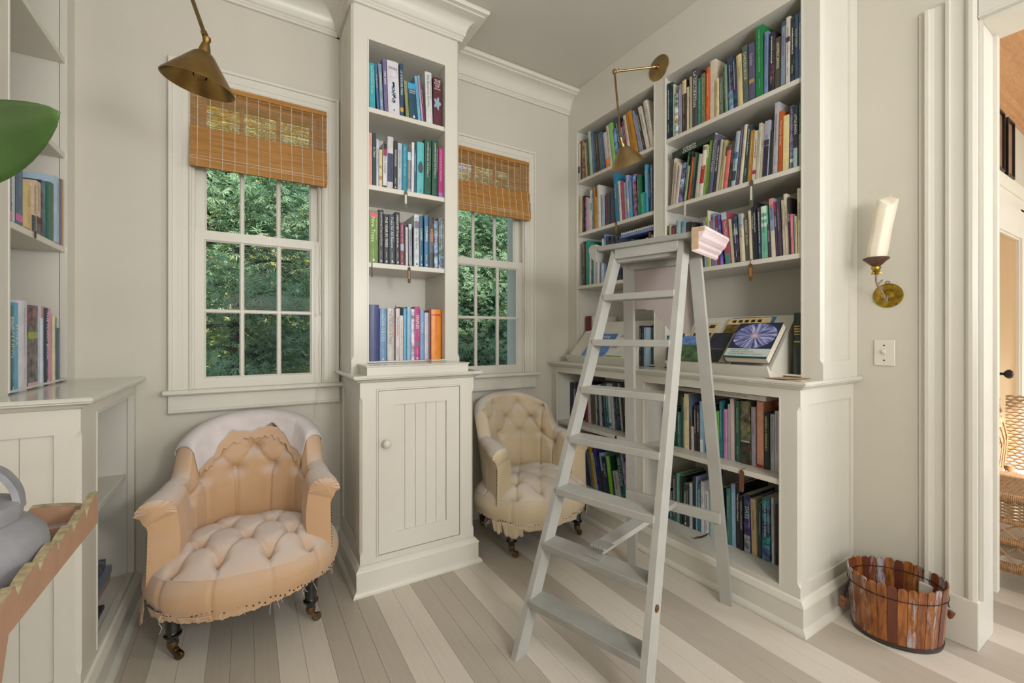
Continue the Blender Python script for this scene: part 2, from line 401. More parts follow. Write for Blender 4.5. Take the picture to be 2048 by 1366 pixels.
def chamfer_post(b, x0, x1, y0, y1, z0, z1, cx, cy, c=.011):
    """square post with one chamfered vertical corner (cx,cy) stopped short of its ends"""
    za, zb = z0+.07, z1-.07
    def sect(cc):
        P = [(x0, y0), (x1, y0), (x1, y1), (x0, y1)]; out = []
        for i, p in enumerate(P):
            if abs(p[0]-cx) < 1e-6 and abs(p[1]-cy) < 1e-6:
                a = Vector(P[i-1])-Vector(p); d = Vector(P[(i+1) % 4])-Vector(p)
                out += [tuple(Vector(p)+a.normalized()*cc), tuple(Vector(p)+d.normalized()*cc)]
            else: out.append(p)
        return out
    zs = [(z0, .0002), (za-.012, .0002), (za, c*.75), (za+.008, c), (zb-.008, c), (zb, c*.75), (zb+.012, .0002), (z1, .0002)]
    S = [[(x, y, z) for x, y in sect(cc)] for z, cc in zs]; n = len(S[0]); v = sum(S, []); f = []
    for j in range(len(S)-1):
        for i in range(n): f.append((j*n+i, j*n+(i+1) % n, (j+1)*n+(i+1) % n, (j+1)*n+i))
    f += [tuple(range(n))[::-1], tuple((len(S)-1)*n+i for i in range(n))]
    b.add(v, f)

# ------------------------------------------------------------------ right bookcase
bc = thing('built_in_bookcase', 'wide cream built-in bookcase with two bays of books behind the grey ladder', 'bookcase', (0, 0, 0))
XU, XL = 1.8915, 1.747; XB = 2.178
b = MB()
b.box(XU+.02, XB, .803+.02, .881, CT, ZC-.001)                 # near side wall
b.box(XU+.02, XB, 1.549, 1.609, CT, 2.47); b.box(XU+.02, XB, 2.261, YB-.001, CT, 2.47)
b.box(XU+.02, XB, .881, 2.261, 2.459, 2.48); b.box(XB, XR-.001, .823, YB-.001, CT, ZC-.001)
b.build('carcass', I, bc)
b = MB()
chamfer_post(b, XU, XU+.0199, .803, .881, CT, ZC-.001, XU, .803)
b.box(XU, XU+.0199, 2.268, YB-.001, CT, ZC-.001).box(XU, XU+.0199, 1.547, 1.611, CT, 2.466).box(XU, XU+.0199, .881, 2.268, 2.466, ZC-.001)
b.build('face_frame', T, bc)
b = MB()
for (u0, u1) in ((.881, 1.540), (1.616, 2.261)): ring(b, 'x', u0, u1, CT+.012, 2.459, .0065, XU-.0022, XU+.018)
b.build('opening_bead', T, bc)
b = MB()   # end panel, upper
b.box(XU+.02, XR-.001, .803, .8229, CT, .996).box(XU+.02, XR-.001, .803, .8229, 2.62, ZC-.001).box(XU+.02, 1.957, .803, .8229, .996, 2.62).box(2.122, XR-.001, .803, .8229, .996, 2.62)
ep = b.build('end_panel', T, bc); B('inset_panel', T, ep, (1.957, 2.122, .812, .8229, .996, 2.62))
for (u0, u1) in ((.881, 1.549), (1.609, 2.261)):
    for zt in (2.132, 1.778, 1.427):
        MB().cbox(XU+.004, XB-.0005, u0+.0004, u1-.0004, zt-.021, zt, .0015).build('shelf', T, bc)
b = MB()  # lower carcass
b.box(XL+.02, XB, .836, .891, .0, CT-.034).box(XL+.02, XB, 1.562, 1.643, .0, CT-.034).box(XL+.02, XB, 2.295, YB-.001, 0, CT-.034)
b.box(XL+.02, XB, .891, 2.295, .119, .137).box(XL+.02, XB, .891, 2.295, .86, CT-.034).box(XB, XR-.001, .836, YB-.001, 0, CT-.034)
b.build('base_carcass', I, bc)
b = MB(); chamfer_post(b, XL, XL+.0199, .816, .886, .10, CT-.033, XL, .816)
b.box(XL, XL+.0199, 2.3, YB-.001, .10, CT-.033).box(XL, XL+.0199, 1.567, 1.638, .137, .862).box(XL, XL+.0199, .886, 2.3, .862, CT-.033).box(XL, XL+.0199, .886, 2.3, .10, .135)
b.build('base_face_frame', T, bc)
b = MB()
for (u0, u1) in ((.891, 1.562), (1.643, 2.295)): ring(b, 'x', u0, u1, .140, .857, .0055, XL-.0022, XL+.018)
b.build('base_opening_bead', T, bc)
MB().sweep(plinth_prof(), [(XL, YB-.001), (XL, .816), (XR-.001, .816)][::1]).build('plinth', T, bc, 35)
b = MB().sweep(counter_prof(), [(XL, YB-.001), (XL, .816), (XR-.001, .816)]); b.box(XL+.029, XR-.001, .845, YB-.001, CT-.033, CT-.0001)
b.build('counter', M['counter'], bc, 35)
b = MB().box(XL+.02, 1.80, .816, .8359, .10, CT-.033).box(2.165, XR-.001, .816, .8359, .10, CT-.033).box(1.80, 2.165, .816, .8359, .10, .165).box(1.80, 2.165, .816, .8359, .835, CT-.033)
ep = b.build('base_end_panel', T, bc); groove_panel(ep, 'y', .823, 1, 1.80, 2.165, .165, .835, 4)
MB().cbox(XL+.006, XB-.0005, .8915, 1.5615, .519, .54, .0015).build('shelf', T, bc)
MB().cbox(XL+.006, XB-.0005, 1.6435, 2.2945, .519, .54, .0015).build('shelf', T, bc)

# ------------------------------------------------------------------ tower between the windows
tw = thing('tall_cabinet', 'tall narrow cream cabinet with open book shelves above a panelled door between the two windows', 'cabinet', (0, 0, 0))
LX0, LX1, LY = .4105, .9445, 1.906
OX0, OX1 = .4815, .8565
b = MB()
b.box(TX0+.001, OX0, TYF+.02, YB-.001, CT, ZC-.001).box(OX1, TX1-.001, TYF+.02, YB-.001, CT, ZC-.001).box(OX0, OX1, 2.335, YB-.001, CT, ZC-.001).box(OX0, OX1, TYF+.02, 2.335, 2.46, 2.48)
b.build('carcass', I, tw)
b = MB()
chamfer_post(b, TX0, OX0-.006, TYF, TYF+.02, CT, ZC-.001, TX0, TYF); chamfer_post(b, OX1+.006, TX1, TYF, TYF+.02, CT, ZC-.001, TX1, TYF)
b.box(OX0-.006, OX1+.006, TYF, TYF+.02, 2.466, ZC-.001)
b.build('face_frame', T, tw)
b = MB(); ring(b, 'y', OX0, OX1, .976, 2.46, .0065, TYF-.0022, TYF+.018); b.build('opening_bead', T, tw)
for s_, x in ((-1, TX0), (1, TX1)):   # side frames with sunk panel
    a, c = (x, x+.012) if s_ < 0 else (x-.012, x)
    b = MB().box(a, c, TYF+.02, TYF+.085, CT, 2.6).box(a, c, YB-.065, YB-.001, CT, 2.6).box(a, c, TYF+.085, YB-.065, CT, 1.0).box(a, c, TYF+.085, YB-.065, 2.5, 2.6)
    b.xform(Matrix.Translation((s_*.0105, 0, 0)) if 0 else Matrix.Identity(4)); b.build('side_frame', T, tw)
b = MB().sweep(CP, [(TX0, YB-.001), (TX0, TYF), (TX1, TYF), (TX1, YB-.001)]); b.build('cornice', T, tw, 35)
for zt in (2.152, 1.794, 1.434):
    MB().cbox(OX0+.0004, OX1-.0004, TYF+.004, 2.3345, zt-.0225, zt, .0015).build('shelf', T, tw)
b = MB()  # stepped plinth under the open shelves
b.box(.435, .906, 1.885, TYF+.0, CT, .960).box(OX0, OX1, TYF, 2.335, CT, .960)
b.build('step_block', T, tw)
b = MB().prism([(.431, 1.884, .960), (.431, 1.881, .963), (.431, 1.881, .966), (.431, 1.884, .968), (.431, TYF+.001, .968), (.431, TYF+.001, .960)], (.479, 0, 0)); b.box(OX0, OX1, TYF+.001, 2.335, .960, .968)
b.build('step_top', M['counter'], tw)
# lower
b = MB(); DX0, DX1, DZ0, DZ1 = .4885, .869, .146, .854
chamfer_post(b, LX0, DX0-.010, LY, LY+.02, .10, CT-.033, LX0, LY); chamfer_post(b, DX1+.010, LX1, LY, LY+.02, .10, CT-.033, LX1, LY)
b.box(DX0-.010, DX1+.010, LY, LY+.02, .10, DZ0-.010).box(DX0-.010, DX1+.010, LY, LY+.02, DZ1+.010, CT-.033)
b.build('base_face_frame', T, tw)
b = MB(); ring(b, 'y', DX0-.0025, DX1+.0025, DZ0-.0025, DZ1+.0025, .007, LY-.003, LY+.018); b.build('door_bead', T, tw)
B('base_carcass', M['iron'], tw, (LX0+.02, LX1-.02, LY+.021, YB-.001, .02, CT-.034))
dr = MB().box(DX0, .557, LY+.001, LY+.02, DZ0, DZ1).box(.804, DX1, LY+.001, LY+.02, DZ0, DZ1).box(.557, .804, LY+.001, LY+.02, DZ0, .229).box(.557, .804, LY+.001, LY+.02, .790, DZ1).build('door', T, tw)
groove_panel(dr, 'y', LY+.008, 1, .557, .804, .229, .790, 5)
MB().lathe([(.008, 0), (.007, .012), (.0165, .020), (.019, .027), (.0175, .034), (.011, .039), (.0005, .0405)], 24, Matrix.Translation((.5185, LY+.001, .628)) @ Matrix.Rotation(PI/2, 4, 'X')).build('knob', M['trim'], dr, 50)
for s_, x in ((-1, LX0), (1, LX1)):
    a, c = (x, x+.02) if s_ < 0 else (x-.02, x)
    sp = MB().box(a, c, LY+.0201, LY+.075, .10, CT-.033).box(a, c, YB-.055, YB-.001, .10, CT-.033).box(a, c, LY+.075, YB-.055, .10, .19).box(a, c, LY+.075, YB-.055, .835, CT-.033).build('side_panel', T, tw)
    groove_panel(sp, 'x', x-s_*.008, -s_, LY+.075, YB-.055, .19, .835, 5)
MB().sweep(plinth_prof(), [(LX0, YB-.001), (LX0, LY), (LX1, LY), (LX1, YB-.001)]).build('plinth', T, tw, 35)
b = MB().sweep(counter_prof(), [(LX0, YB-.001), (LX0, LY), (LX1, LY), (LX1, YB-.001)]); b.box(LX0+.029, LX1-.029, LY+.029, YB-.001, CT-.033, CT-.0001)
b.build('counter', M['counter'], tw, 35)

# ------------------------------------------------------------------ left bookcase (mirror of the right one)
lb = thing('built_in_bookcase', 'cream built-in bookcase cut by the left edge, tray table in front', 'bookcase', (0, 0, 0))
VX, WX = -.575, -.390; VB = -.828
b = MB()
b.box(VB, VX-.02, 1.62, 1.795, CT, ZC-.001).box(VB, VX-.02, 2.262, YB-.001, CT, ZC-.001).box(VB, VX-.02, 1.795, 2.262, 2.459, 2.48).box(XLW+.001, VB, 1.62, YB-.001, CT, ZC-.001)
b.build('carcass', I, lb)
b = MB(); chamfer_post(b, VX-.0199, VX, 1.60, 1.795, CT, ZC-.001, VX, 1.60)
b.box(VX-.0199, VX, 2.269, YB-.001, CT, ZC-.001).box(VX-.0199, VX, 1.795, 2.269, 2.466, ZC-.001); b.build('face_frame', T, lb)
b = MB(); ring(b, 'x', 1.801, 2.262, CT+.012, 2.459, .0065, VX-.018, VX+.0022); b.build('opening_bead', T, lb)
B('end_panel', T, lb, (XLW+.001, VX-.02, 1.60, 1.62, CT, ZC-.001))
for zt in (2.132, 1.778, 1.427):
    MB().cbox(VB+.0005, VX-.004, 1.7955, 2.2615, zt-.021, zt, .0015).build('shelf', T, lb)
b = MB()
b.box(VB, WX-.02, 1.665, 1.80, 0, CT-.034).box(VB, WX-.02, 2.30, YB-.001, 0, CT-.034).box(VB, WX-.02, 1.80, 2.30, .119, .137).box(VB, WX-.02, 1.80, 2.30, .86, CT-.034).box(XLW+.001, VB, 1.665, YB-.001, 0, CT-.034)
b.build('base_carcass', I, lb)
b = MB(); chamfer_post(b, WX-.0199, WX, 1.645, 1.795, .10, CT-.033, WX, 1.645)
b.box(WX-.0199, WX, 2.305, YB-.001, .10, CT-.033).box(WX-.0199, WX, 1.795, 2.305, .862, CT-.033).box(WX-.0199, WX, 1.795, 2.305, .10, .135); b.build('base_face_frame', T, lb)
b = MB(); ring(b, 'x', 1.80, 2.30, .140, .857, .0055, WX-.018, WX+.0022); b.build('base_opening_bead', T, lb)
MB().cbox(VB+.0005, WX-.022, 1.8005, 2.2995, .519, .54, .0015).build('shelf', T, lb)
ep = MB().box(XLW+.001, WX-.02, 1.645, 1.6649, .10, .16).box(XLW+.001, WX-.02, 1.645, 1.6649, .825, CT-.033).box(-.443, WX-.02, 1.645, 1.6649, .16, .825).box(XLW+.001, -.78, 1.645, 1.6649, .16, .825).build('base_end_panel', T, lb)
groove_panel(ep, 'y', 1.652, 1, -.78, -.443, .16, .825, 5)
MB().sweep(plinth_prof(), [(XLW+.001, 1.645), (WX, 1.645), (WX, YB-.001)]).build('plinth', T, lb, 35)
b = MB().sweep(counter_prof(), [(XLW+.001, 1.645), (WX, 1.645), (WX, YB-.001)]); b.box(XLW+.001, WX-.029, 1.674, YB-.001, CT-.033, CT-.0001)
b.build('counter', M['counter'], lb, 35)

# ------------------------------------------------------------------ doorway casing (right wall)
dc = MB(); x = XR
# jamb casing profile along z: fluted pilaster, y from .60 down to .448
pr = [(.605, 0), (.605, -.006), (.585, -.006), (.585, -.022), (.574, -.022), (.572, -.016), (.560, -.012), (.530, -.012), (.528, -.024), (.518, -.026), (.516, -.012), (.478, -.012), (.476, -.020), (.468, -.026), (.458, -.026), (.448, -.020), (.448, 0)]
dc.prism([(x+d, y, .168) for y, d in pr], (0, 0, ZD+.11-.168))
struct(dc.build('trim_3', M['trim'], None))
struct(MB().cbox(XR-.03, XR+.158, .443, .60, 0, .168, .002).build('trim_4', M['trim'], None))
h = MB(); h.prism([(XR, -.6, ZD+.1), (XR-.014, -.6, ZD+.1), (XR-.014, -.6, ZD+.012), (XR-.02, -.6, ZD+.008), (XR-.02, -.6, ZD-.0), (XR, -.6, ZD)], (0, 1.046, 0))
struct(h.build('trim_5', M['trim'], None))
j = MB().box(XR+.0005, XR+.16, YD1-.012, YD1-.0005, .168, ZD-.0005).box(XR+.0005, XR+.16, YD0, YD1-.0125, ZD-.02, ZD-.0005)
j.box(XR+.12, XR+.15, YD1-.022, YD1-.012, .168, ZD-.02)
struct(j.build('trim_6', M['trim'], None))

# ------------------------------------------------------------------ next room
YN = .80
struct(B('wall_next_room', M['wall'], None, (XR+.161, 6.2, YN, YN+.12, -.1, 3.1)))
struct(B('wall_far', M['wall'], None, (6.2, 6.32, -2, YN, -.1, 3.1)))
oak = bpy.data.materials.new('limed_oak'); oak.use_nodes = True; k = NT(oak)
tc = k.new('ShaderNodeTexCoord'); mp = k.new('ShaderNodeMapping'); mp.inputs['Scale'].default_value = (2.0, 9, 9); k.link(tc.outputs['Object'], mp.inputs[0])
n1 = k.new('ShaderNodeTexNoise'); n1.inputs['Scale'].default_value = 1.4; n1.inputs['Detail'].default_value = 2; k.link(mp.outputs[0], n1.inputs['Vector'])
mu = k.new('ShaderNodeMath', operation='MULTIPLY'); mu.inputs[1].default_value = 26; k.link(n1.outputs[0], mu.inputs[0])
sn = k.new('ShaderNodeMath', operation='SINE'); k.link(mu.outputs[0], sn.inputs[0])
cr = k.new('ShaderNodeValToRGB'); cr.color_ramp.elements[0].position = .0; cr.color_ramp.elements[0].color = (*srgb('a0785c'), 1); cr.color_ramp.elements[1].position = .45; cr.color_ramp.elements[1].color = (*srgb('dcc0aa'), 1)
k.link(sn.outputs[0], cr.inputs[0]); k.link(cr.outputs[0], k.b.inputs['Base Color']); k.b.inputs['Roughness'].default_value = .3
M['oak2'] = mat('oak_moulding', 'b98a5c', .25, noise=.14, nscale=10, grain=(1.5, 12, 12), coat=.3)
ZN = 2.93
nc = struct(B('ceiling_next_room', oak, None, (XR+.161, 6.2, -2.0, YN+.1, ZN, ZN+.08)))
for y in (.30, -.25): MB().prism([(XR+.17, y, ZN), (XR+.17, y+.008, ZN-.014), (XR+.17, y+.03, ZN-.02), (XR+.17, y+.052, ZN-.014), (XR+.17, y+.06, ZN)], (3.9, 0, 0)).build('oak_batten', M['oak2'], nc)
cp2 = [(0, 2.63), (.02, 2.63), (.022, 2.66), (.03, 2.665), (.032, 2.70), (.045, 2.71)]+[(.05+.09*(1-math.cos(a*PI/14)), 2.715+.11*math.sin(a*PI/14)) for a in range(8)]+[(.15, 2.83), (.165, 2.835), (.17, 2.86), (.20, 2.875), (.21, 2.9), (.23, ZN-.001), (0, ZN-.001)]
struct(MB().sweep(cp2, [(6.19, YN), (XR+.165, YN)][::-1]).build('trim_7', M['oak2'], None, 35))
# glazed door with moulded frame and cornice
dg = thing('glass_door', 'white door with one tall pane and a dark round knob in the room beyond', 'door', (0, 0, 0)); dg['kind'] = 'structure'
DXa, DXb = 3.92, 4.82
fr_ = MB().box(DXa, DXa+.13, YN-.05, YN-.01, 0, 1.98).box(DXb-.13, DXb, YN-.05, YN-.01, 0, 1.98).box(DXa+.13, DXb-.13, YN-.05, YN-.01, 0, .24).box(DXa+.13, DXb-.13, YN-.05, YN-.01, 1.80, 1.98)
ring(fr_, 'y', DXa+.15, DXb-.15, .26, 1.78, .02, YN-.058, YN-.02); ring(fr_, 'y', DXa+.162, DXb-.162, .272, 1.768, .012, YN-.046, YN-.02)
fr_.build('door_frame', M['trim'], dg)
M['amber'] = mat('brown_paper_backing', 'a5814f', .3, noise=.12, nscale=2.5, grain=(1, 1, .3), coat=.35)
B('door_panel', M['amber'], dg, (DXa+.16, DXb-.16, YN-.028, YN-.018, .27, 1.77))
kb = MB().lathe([(.022, 0), (.022, .008), (.009, .012), (.008, .042), (.018, .048), (.027, .058), (.028, .068), (.020, .08), (.0005, .084)], 20, Matrix.Translation((DXa+.06, YN-.05, .86)) @ Matrix.Rotation(PI/2, 4, 'X')); kb.box(DXa+.03, DXa+.09, YN-.056, YN-.05, .80, .92)
kb.build('door_knob', M['iron'], dg, 40)
ca = MB().box(DXa-.13, DXa-.005, YN-.028, YN, 0, 2.02).box(DXb+.005, DXb+.13, YN-.028, YN, 0, 2.02).box(DXa-.13, DXb+.13, YN-.028, YN, 1.99, 2.09)
ca.prism([(DXa-.17, YN, 2.13), (DXa-.17, YN-.07, 2.13), (DXa-.17, YN-.075, 2.122), (DXa-.17, YN-.06, 2.112), (DXa-.17, YN-.045, 2.10), (DXa-.17, YN-.035, 2.088), (DXa-.17, YN, 2.085)], (1.24, 0, 0))
struct(ca.build('trim_8', M['trim'], None, 30))
M['sepia'] = mat('sepia_print', 'a07a5c', .3, noise=.25, nscale=9, coat=.5)
M['blackframe'] = mat('black_frame', '15110e', .35)
places = ['leftmost', 'middle', 'rightmost']
for i, xx in enumerate((3.80, 4.02, 4.27)):
    t = thing('picture_frame', '%s of the three black framed sepia pictures standing on the cornice above the glass door' % places[i], 'picture frame', (xx, YN-.055, 2.13), 0, 'framed pictures above the far door')
    b = MB(); ring(b, 'y', -.075, .075, .015, .36, .014, -.022, .03); b.build('frame', M['blackframe'], t)
    B('picture', M['sepia'], t, (-.075, .075, -.010, -.004, .015, .36))
# wicker armchair glimpsed through the doorway
wk = thing('wicker_armchair', 'woven tan wicker armchair with open lattice skirt, seen through the doorway', 'chair', (2.78, .30, 0))
M['wick'] = mat('wicker_cane', 'b0906e', .6, noise=.22, nscale=60); M['wick2'] = mat('wicker_wrap', 'b08a62', .6, noise=.28, nscale=70)
M['wlin'] = mat('grey_seat_lining', 'b5a48e', .8)
def wrapped(b, p, q, r, pitch=.006):
    p = Vector(p); q = Vector(q); L = (q-p).length; n = max(2, int(L/pitch))
    path = []; rad = []
    for i in range(n):
        for s_, rr in ((0, .82), (.5, 1.0), (.95, .82)): path.append(p.lerp(q, (i+s_)/n)); rad.append(r*rr)
    b.tube(path, rad, 6)
Y0, Y1 = -.36, .30
b = MB(); wrapped(b, (0, Y0, .105), (0, Y1, .105), .024); b.build('bottom_rail', M['wick2'], wk, 60)
b = MB(); wrapped(b, (0, Y0, .215), (0, Y1, .215), .018); b.build('middle_rail', M['wick2'], wk, 60)
b = MB(); wrapped(b, (0, Y0, .30), (0, Y1, .30), .013); wrapped(b, (0, Y0, .40), (0, Y1, .40), .02); b.build('seat_rail', M['wick2'], wk, 60)
b = MB()
for zz0, zz1 in ((.125, .20), (.232, .29)):
    n = 9
    for i in range(n):
        ya = Y0+(Y1-Y0)*i/n; yb_ = Y0+(Y1-Y0)*(i+1)/n
        b.tube([(-.004, ya, zz0), (-.004, yb_, zz1)], .004, 5); b.tube([(.004, yb_, zz0), (.004, ya, zz1)], .004, 5)
b.build('lattice', M['wick'], wk, 60)
b = MB().box(.05, .56, Y0, Y1, .15, .155).box(.03, .035, Y0, Y1, .14, .21); b.build('under_shelf', M['wlin'], wk)
b = MB()
for i in range(12):
    z = .312+i*.0068
    b.tube([(.006*(-1)**(i+j), Y0+(Y1-Y0)*j/24, z) for j in range(25)], .0037, 5)
for j in range(0, 25, 2): b.tube([(0, Y0+(Y1-Y0)*j/24, .30), (0, Y0+(Y1-Y0)*j/24, .40)], .005, 5)
stuff(b.build('woven_skirt', M['wick'], wk, 60))
b = MB()
for i in range(34):
    x_ = .02+i*.016
    b.tube([(x_, Y0+(Y1-Y0)*j/40, .395+.0045*(-1)**(i+j)) for j in range(41)], .005, 5)
for j in range(0, 41): b.tube([(.015+.55*q/34, Y0+(Y1-Y0)*j/40, .395-.004*(-1)**(q+j)) for q in range(35)], .0032, 4)
stuff(b.build('woven_seat', M['wick'], wk, 60))
b = MB()   # far side arm rising to a rolled back
for j in range(26):
    f = j/25; z1 = .42+.02+.30*f**1.2
    b.tube([(.0+.6*f, Y1-.0, .40), (.0+.6*f, Y1+.012*(-1)**j, (.40+z1)/2), (.0+.6*f, Y1+.02, z1)], .005, 5)
for i in range(16):
    b.tube([(.6*j/25, Y1+.006+.006*(-1)**(i+j), .41+(.03+.29*(j/25)**1.2)*i/16) for j in range(26)], .0045, 5)
stuff(b.build('woven_arm', M['wick'], wk, 60))
b = MB(); wrapped(b, (-.01, Y1+.02, .425), (.3, Y1+.03, .56), .022); wrapped(b, (.3, Y1+.03, .56), (.62, Y1+.04, .76), .026); b.build('arm_rail', M['wick2'], wk, 60)
b = MB()
for i in range(24): b.tube([(.62+.02*(i/24), Y0+(Y1-Y0)*j/40, .41+i*.016+.003*(-1)**(i+j)) for j in range(41)], .006, 5)
stuff(b.build('woven_back', M['wick'], wk, 60))
for xx in (.015, .6):
    for yy in (Y0+.02, Y1-.02):
        b = MB(); b.tube([(xx, yy, 0), (xx, yy, .42)], .017, 8); b.build('leg', M['wick2'], wk, 60)
# ================================================================== STEP LADDER
LC = Vector((.827, 1.0325, 0)); LR = math.atan2(.276, .961)   # local x = back (spread), local y = left
ld = thing('step_ladder', 'tall grey painted wooden step ladder standing open before the bookcase', 'ladder', LC, LR)
# local coords: (s, -w, z)
LM = M['ladder']
def L3(w, s, z): return (s, -w, z)
for sg in (-1, 1):
    b = MB()
    def sec(z, ext):
        w = .214-.0595*z; s = .361*z
        return [L3(sg*w, s, z), L3(sg*(w+.021), s, z), L3(sg*(w+.021), s+.062, z), L3(sg*w, s+.062, z)]
    lo, hi = sec(0, 0), sec(1.447, 0)
    b.add(lo+hi, [(3, 2, 1, 0), (4, 5, 6, 7)]+[(i, (i+1) % 4, 4+(i+1) % 4, 4+i) for i in range(4)])
    b.build('front_rail', LM, ld)
    b = MB()
    def rsec(z):
        w1 = .230-.047*z; s = .812-.118*z
        return [L3(sg*w1, s, z), L3(sg*(w1-.044), s, z), L3(sg*(w1-.044), s+.021, z), L3(sg*w1, s+.021, z)]
    lo, hi = rsec(0), rsec(1.425)
    b.add(lo+hi, [(3, 2, 1, 0), (4, 5, 6, 7)]+[(i, (i+1) % 4, 4+(i+1) % 4, 4+i) for i in range(4)])
    b.build('rear_leg', LM, ld)
for k_ in range(7):
    z = .172+.179*k_; w = .214-.0595*z+.004; s = .361*z
    b = MB().cbox(s-.004, s+.078, -w, w, z-.012, z+.013, .002); b.build('step', M['ladder_top'] if k_ < 2 else LM, ld)
z = 1.425; w = .214-.0595*z
b = MB().cbox(.361*z-.002, .361*z+.02, -w, w, 1.408, 1.447, .0015).cbox(.361*z+.02, .361*z+.06, -w, w, 1.395, 1.41, .0015); b.build('front_apron', LM, ld)
MB().cbox(.500, .735, -.188, .205, 1.447, 1.4685, .003).build('top_board', M['ladder_top'], ld)
b = MB()   # rear apron with clipped lower corners, fixed to the front of the rear legs
pts = [(.665, .152, 1.437), (.665, -.152, 1.437), (.665, -.152, 1.405), (.665, -.128, 1.378), (.665, .128, 1.378), (.665, .152, 1.405)]
b.prism(pts, (-.02, 0, 0)); b.build('rear_apron', LM, ld)
# small moulding lengths nailed along both ends of the top
cpz = [(0, 1.478), (.047, 1.478), (.049, 1.468), (.045, 1.463), (.040, 1.455), (.036, 1.443), (.027, 1.434), (.022, 1.430), (.018, 1.421), (.008, 1.412), (.006, 1.402), (0, 1.396)]
MB().prism([(.490, -.189-o, z_) for o, z_ in cpz], (.265, 0, 0)).build('end_moulding', M['pink'], ld)
B('end_grain', M['rawwood'], ld, (.4885, .4899, -.189-.024, -.189, 1.40, 1.476), (.4885, .4899, -.189-.044, -.189-.024, 1.462, 1.476))
ccz = [(0, 1.476), (.018, 1.477), (.030, 1.47), (.036, 1.458), (.034, 1.444), (.028, 1.432), (.02, 1.418), (.01, 1.408), (0, 1.404)]
MB().prism([(.495, .206+o, z_) for o, z_ in ccz], (.255, 0, 0)).build('end_moulding', M['ladder_top'], ld, 40)
# mauve board between the rear legs, lower corner broken away
b = MB(); Sx = lambda z_: .836-.118*z_
poly = [(.125, 1.40), (-.125, 1.40), (-.138, 1.18), (-.10, 1.10), (-.02, 1.115), (.01, 1.155), (.03, 1.165), (.045, 1.205), (.075, 1.205), (.08, 1.21), (.133, 1.212)]
b.prism([(Sx(z_), y, z_) for y, z_ in poly], (.008, 0, 0)); b.build('rear_board', M['ladder_board'], ld)
MB().cbox(.748, .768, -.205, .205, .345, .386, .002).build('rear_stretcher', LM, ld)
MB().beam(L3(-.02, .195, .372), L3(.008, .748, .383), .05, .02).build('spreader_bar', LM, ld)
b = MB()
for q in range(5): b.lathe([(.006, 0), (.006, .009)], 10, Matrix.Translation((.192, -.005+q*.0105, .382)) @ Matrix.Rotation(PI/2, 4, 'X'))
b.box(.150, .187, -.02, .045, .3645, .3665).box(.197, .245, -.02, .045, .383, .385)
b.build('hinge', M['ladder_top'], ld, 40)
b = MB().lathe([(.011, 0), (.011, .003), (.007, .005), (.0005, .006)], 14, Matrix.Translation((.361*.30+.03, -(.214-.0595*.3+.021), .30)) @ Matrix.Rotation(PI/2, 4, 'X'))
b.build('bolt_head', M['castor'], ld, 40)

# ================================================================== TUB ARMCHAIRS
def fabric(name, tan, pale, amt):
    m = bpy.data.materials.new(name); m.use_nodes = True; k = NT(m)
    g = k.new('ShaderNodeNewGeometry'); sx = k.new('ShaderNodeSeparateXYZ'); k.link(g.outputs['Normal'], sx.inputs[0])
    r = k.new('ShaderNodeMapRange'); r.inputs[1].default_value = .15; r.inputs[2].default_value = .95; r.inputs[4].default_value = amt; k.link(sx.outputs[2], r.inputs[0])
    tc = k.new('ShaderNodeTexCoord'); n = k.new('ShaderNodeTexNoise'); n.inputs['Scale'].default_value = 7; n.inputs['Detail'].default_value = 5; k.link(tc.outputs['Object'], n.inputs['Vector'])
    ad = k.new('ShaderNodeMath', operation='MULTIPLY_ADD'); ad.inputs[1].default_value = .5; ad.inputs[2].default_value = -.25; k.link(n.outputs[0], ad.inputs[0])
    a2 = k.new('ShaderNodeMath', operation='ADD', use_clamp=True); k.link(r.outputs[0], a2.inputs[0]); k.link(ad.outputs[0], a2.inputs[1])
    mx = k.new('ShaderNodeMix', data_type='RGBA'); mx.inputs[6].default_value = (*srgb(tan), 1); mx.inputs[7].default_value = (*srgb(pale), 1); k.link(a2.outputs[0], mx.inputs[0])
    k.link(mx.outputs[2], k.b.inputs['Base Color']); k.b.inputs['Roughness'].default_value = .9
    k.b.inputs['Sheen Weight'].default_value = .25
    w = k.new('ShaderNodeTexNoise'); w.inputs['Scale'].default_value = 420; k.link(tc.outputs['Object'], w.inputs['Vector'])
    bp = k.new('ShaderNodeBump'); bp.inputs['Strength'].default_value = .25; bp.inputs['Distance'].default_value = .001; k.link(w.outputs[0], bp.inputs['Height']); k.link(bp.outputs[0], k.b.inputs['Normal'])
    return m
FA = fabric('calico_peach', 'c49f7a', 'd2c3bb', .95); FB = fabric('calico_cream', 'cbb898', 'd6ccc2', .95)
M['torn'] = mat('white_torn_calico', 'd0c8c8', .9, noise=.06, nscale=18, bump=.3, bscale=60)
M['tack'] = mat('rust_tack', '3a2818', .5, .3)
def segd(P, A, Bq):
    A = np.array(A); Bq = np.array(Bq); d = Bq-A; t = np.clip(((P-A)@d)/(d@d), 0, 1)
    return np.linalg.norm(P-(A+t[:, None]*d), axis=1)
def grid_mesh(b, P, nu, nv, closeu=False):
    base = [tuple(p) for p in P.reshape(-1, 3)]; f = []
    for i in range(nu-1 if not closeu else nu):
        for j in range(nv-1):
            a = i*nv+j; c = ((i+1) % nu)*nv+j; f.append((a, c, c+1, a+1))
    b.add(base, f)
SEATB = [(-.205, -.175), (-.075, -.195), (.075, -.195), (.205, -.175), (-.145, -.095), (0, -.10), (.145, -.095), (-.225, -.0), (-.075, 0), (.075, 0), (.225, 0), (-.145, .095), (0, .095), (.145, .095)]
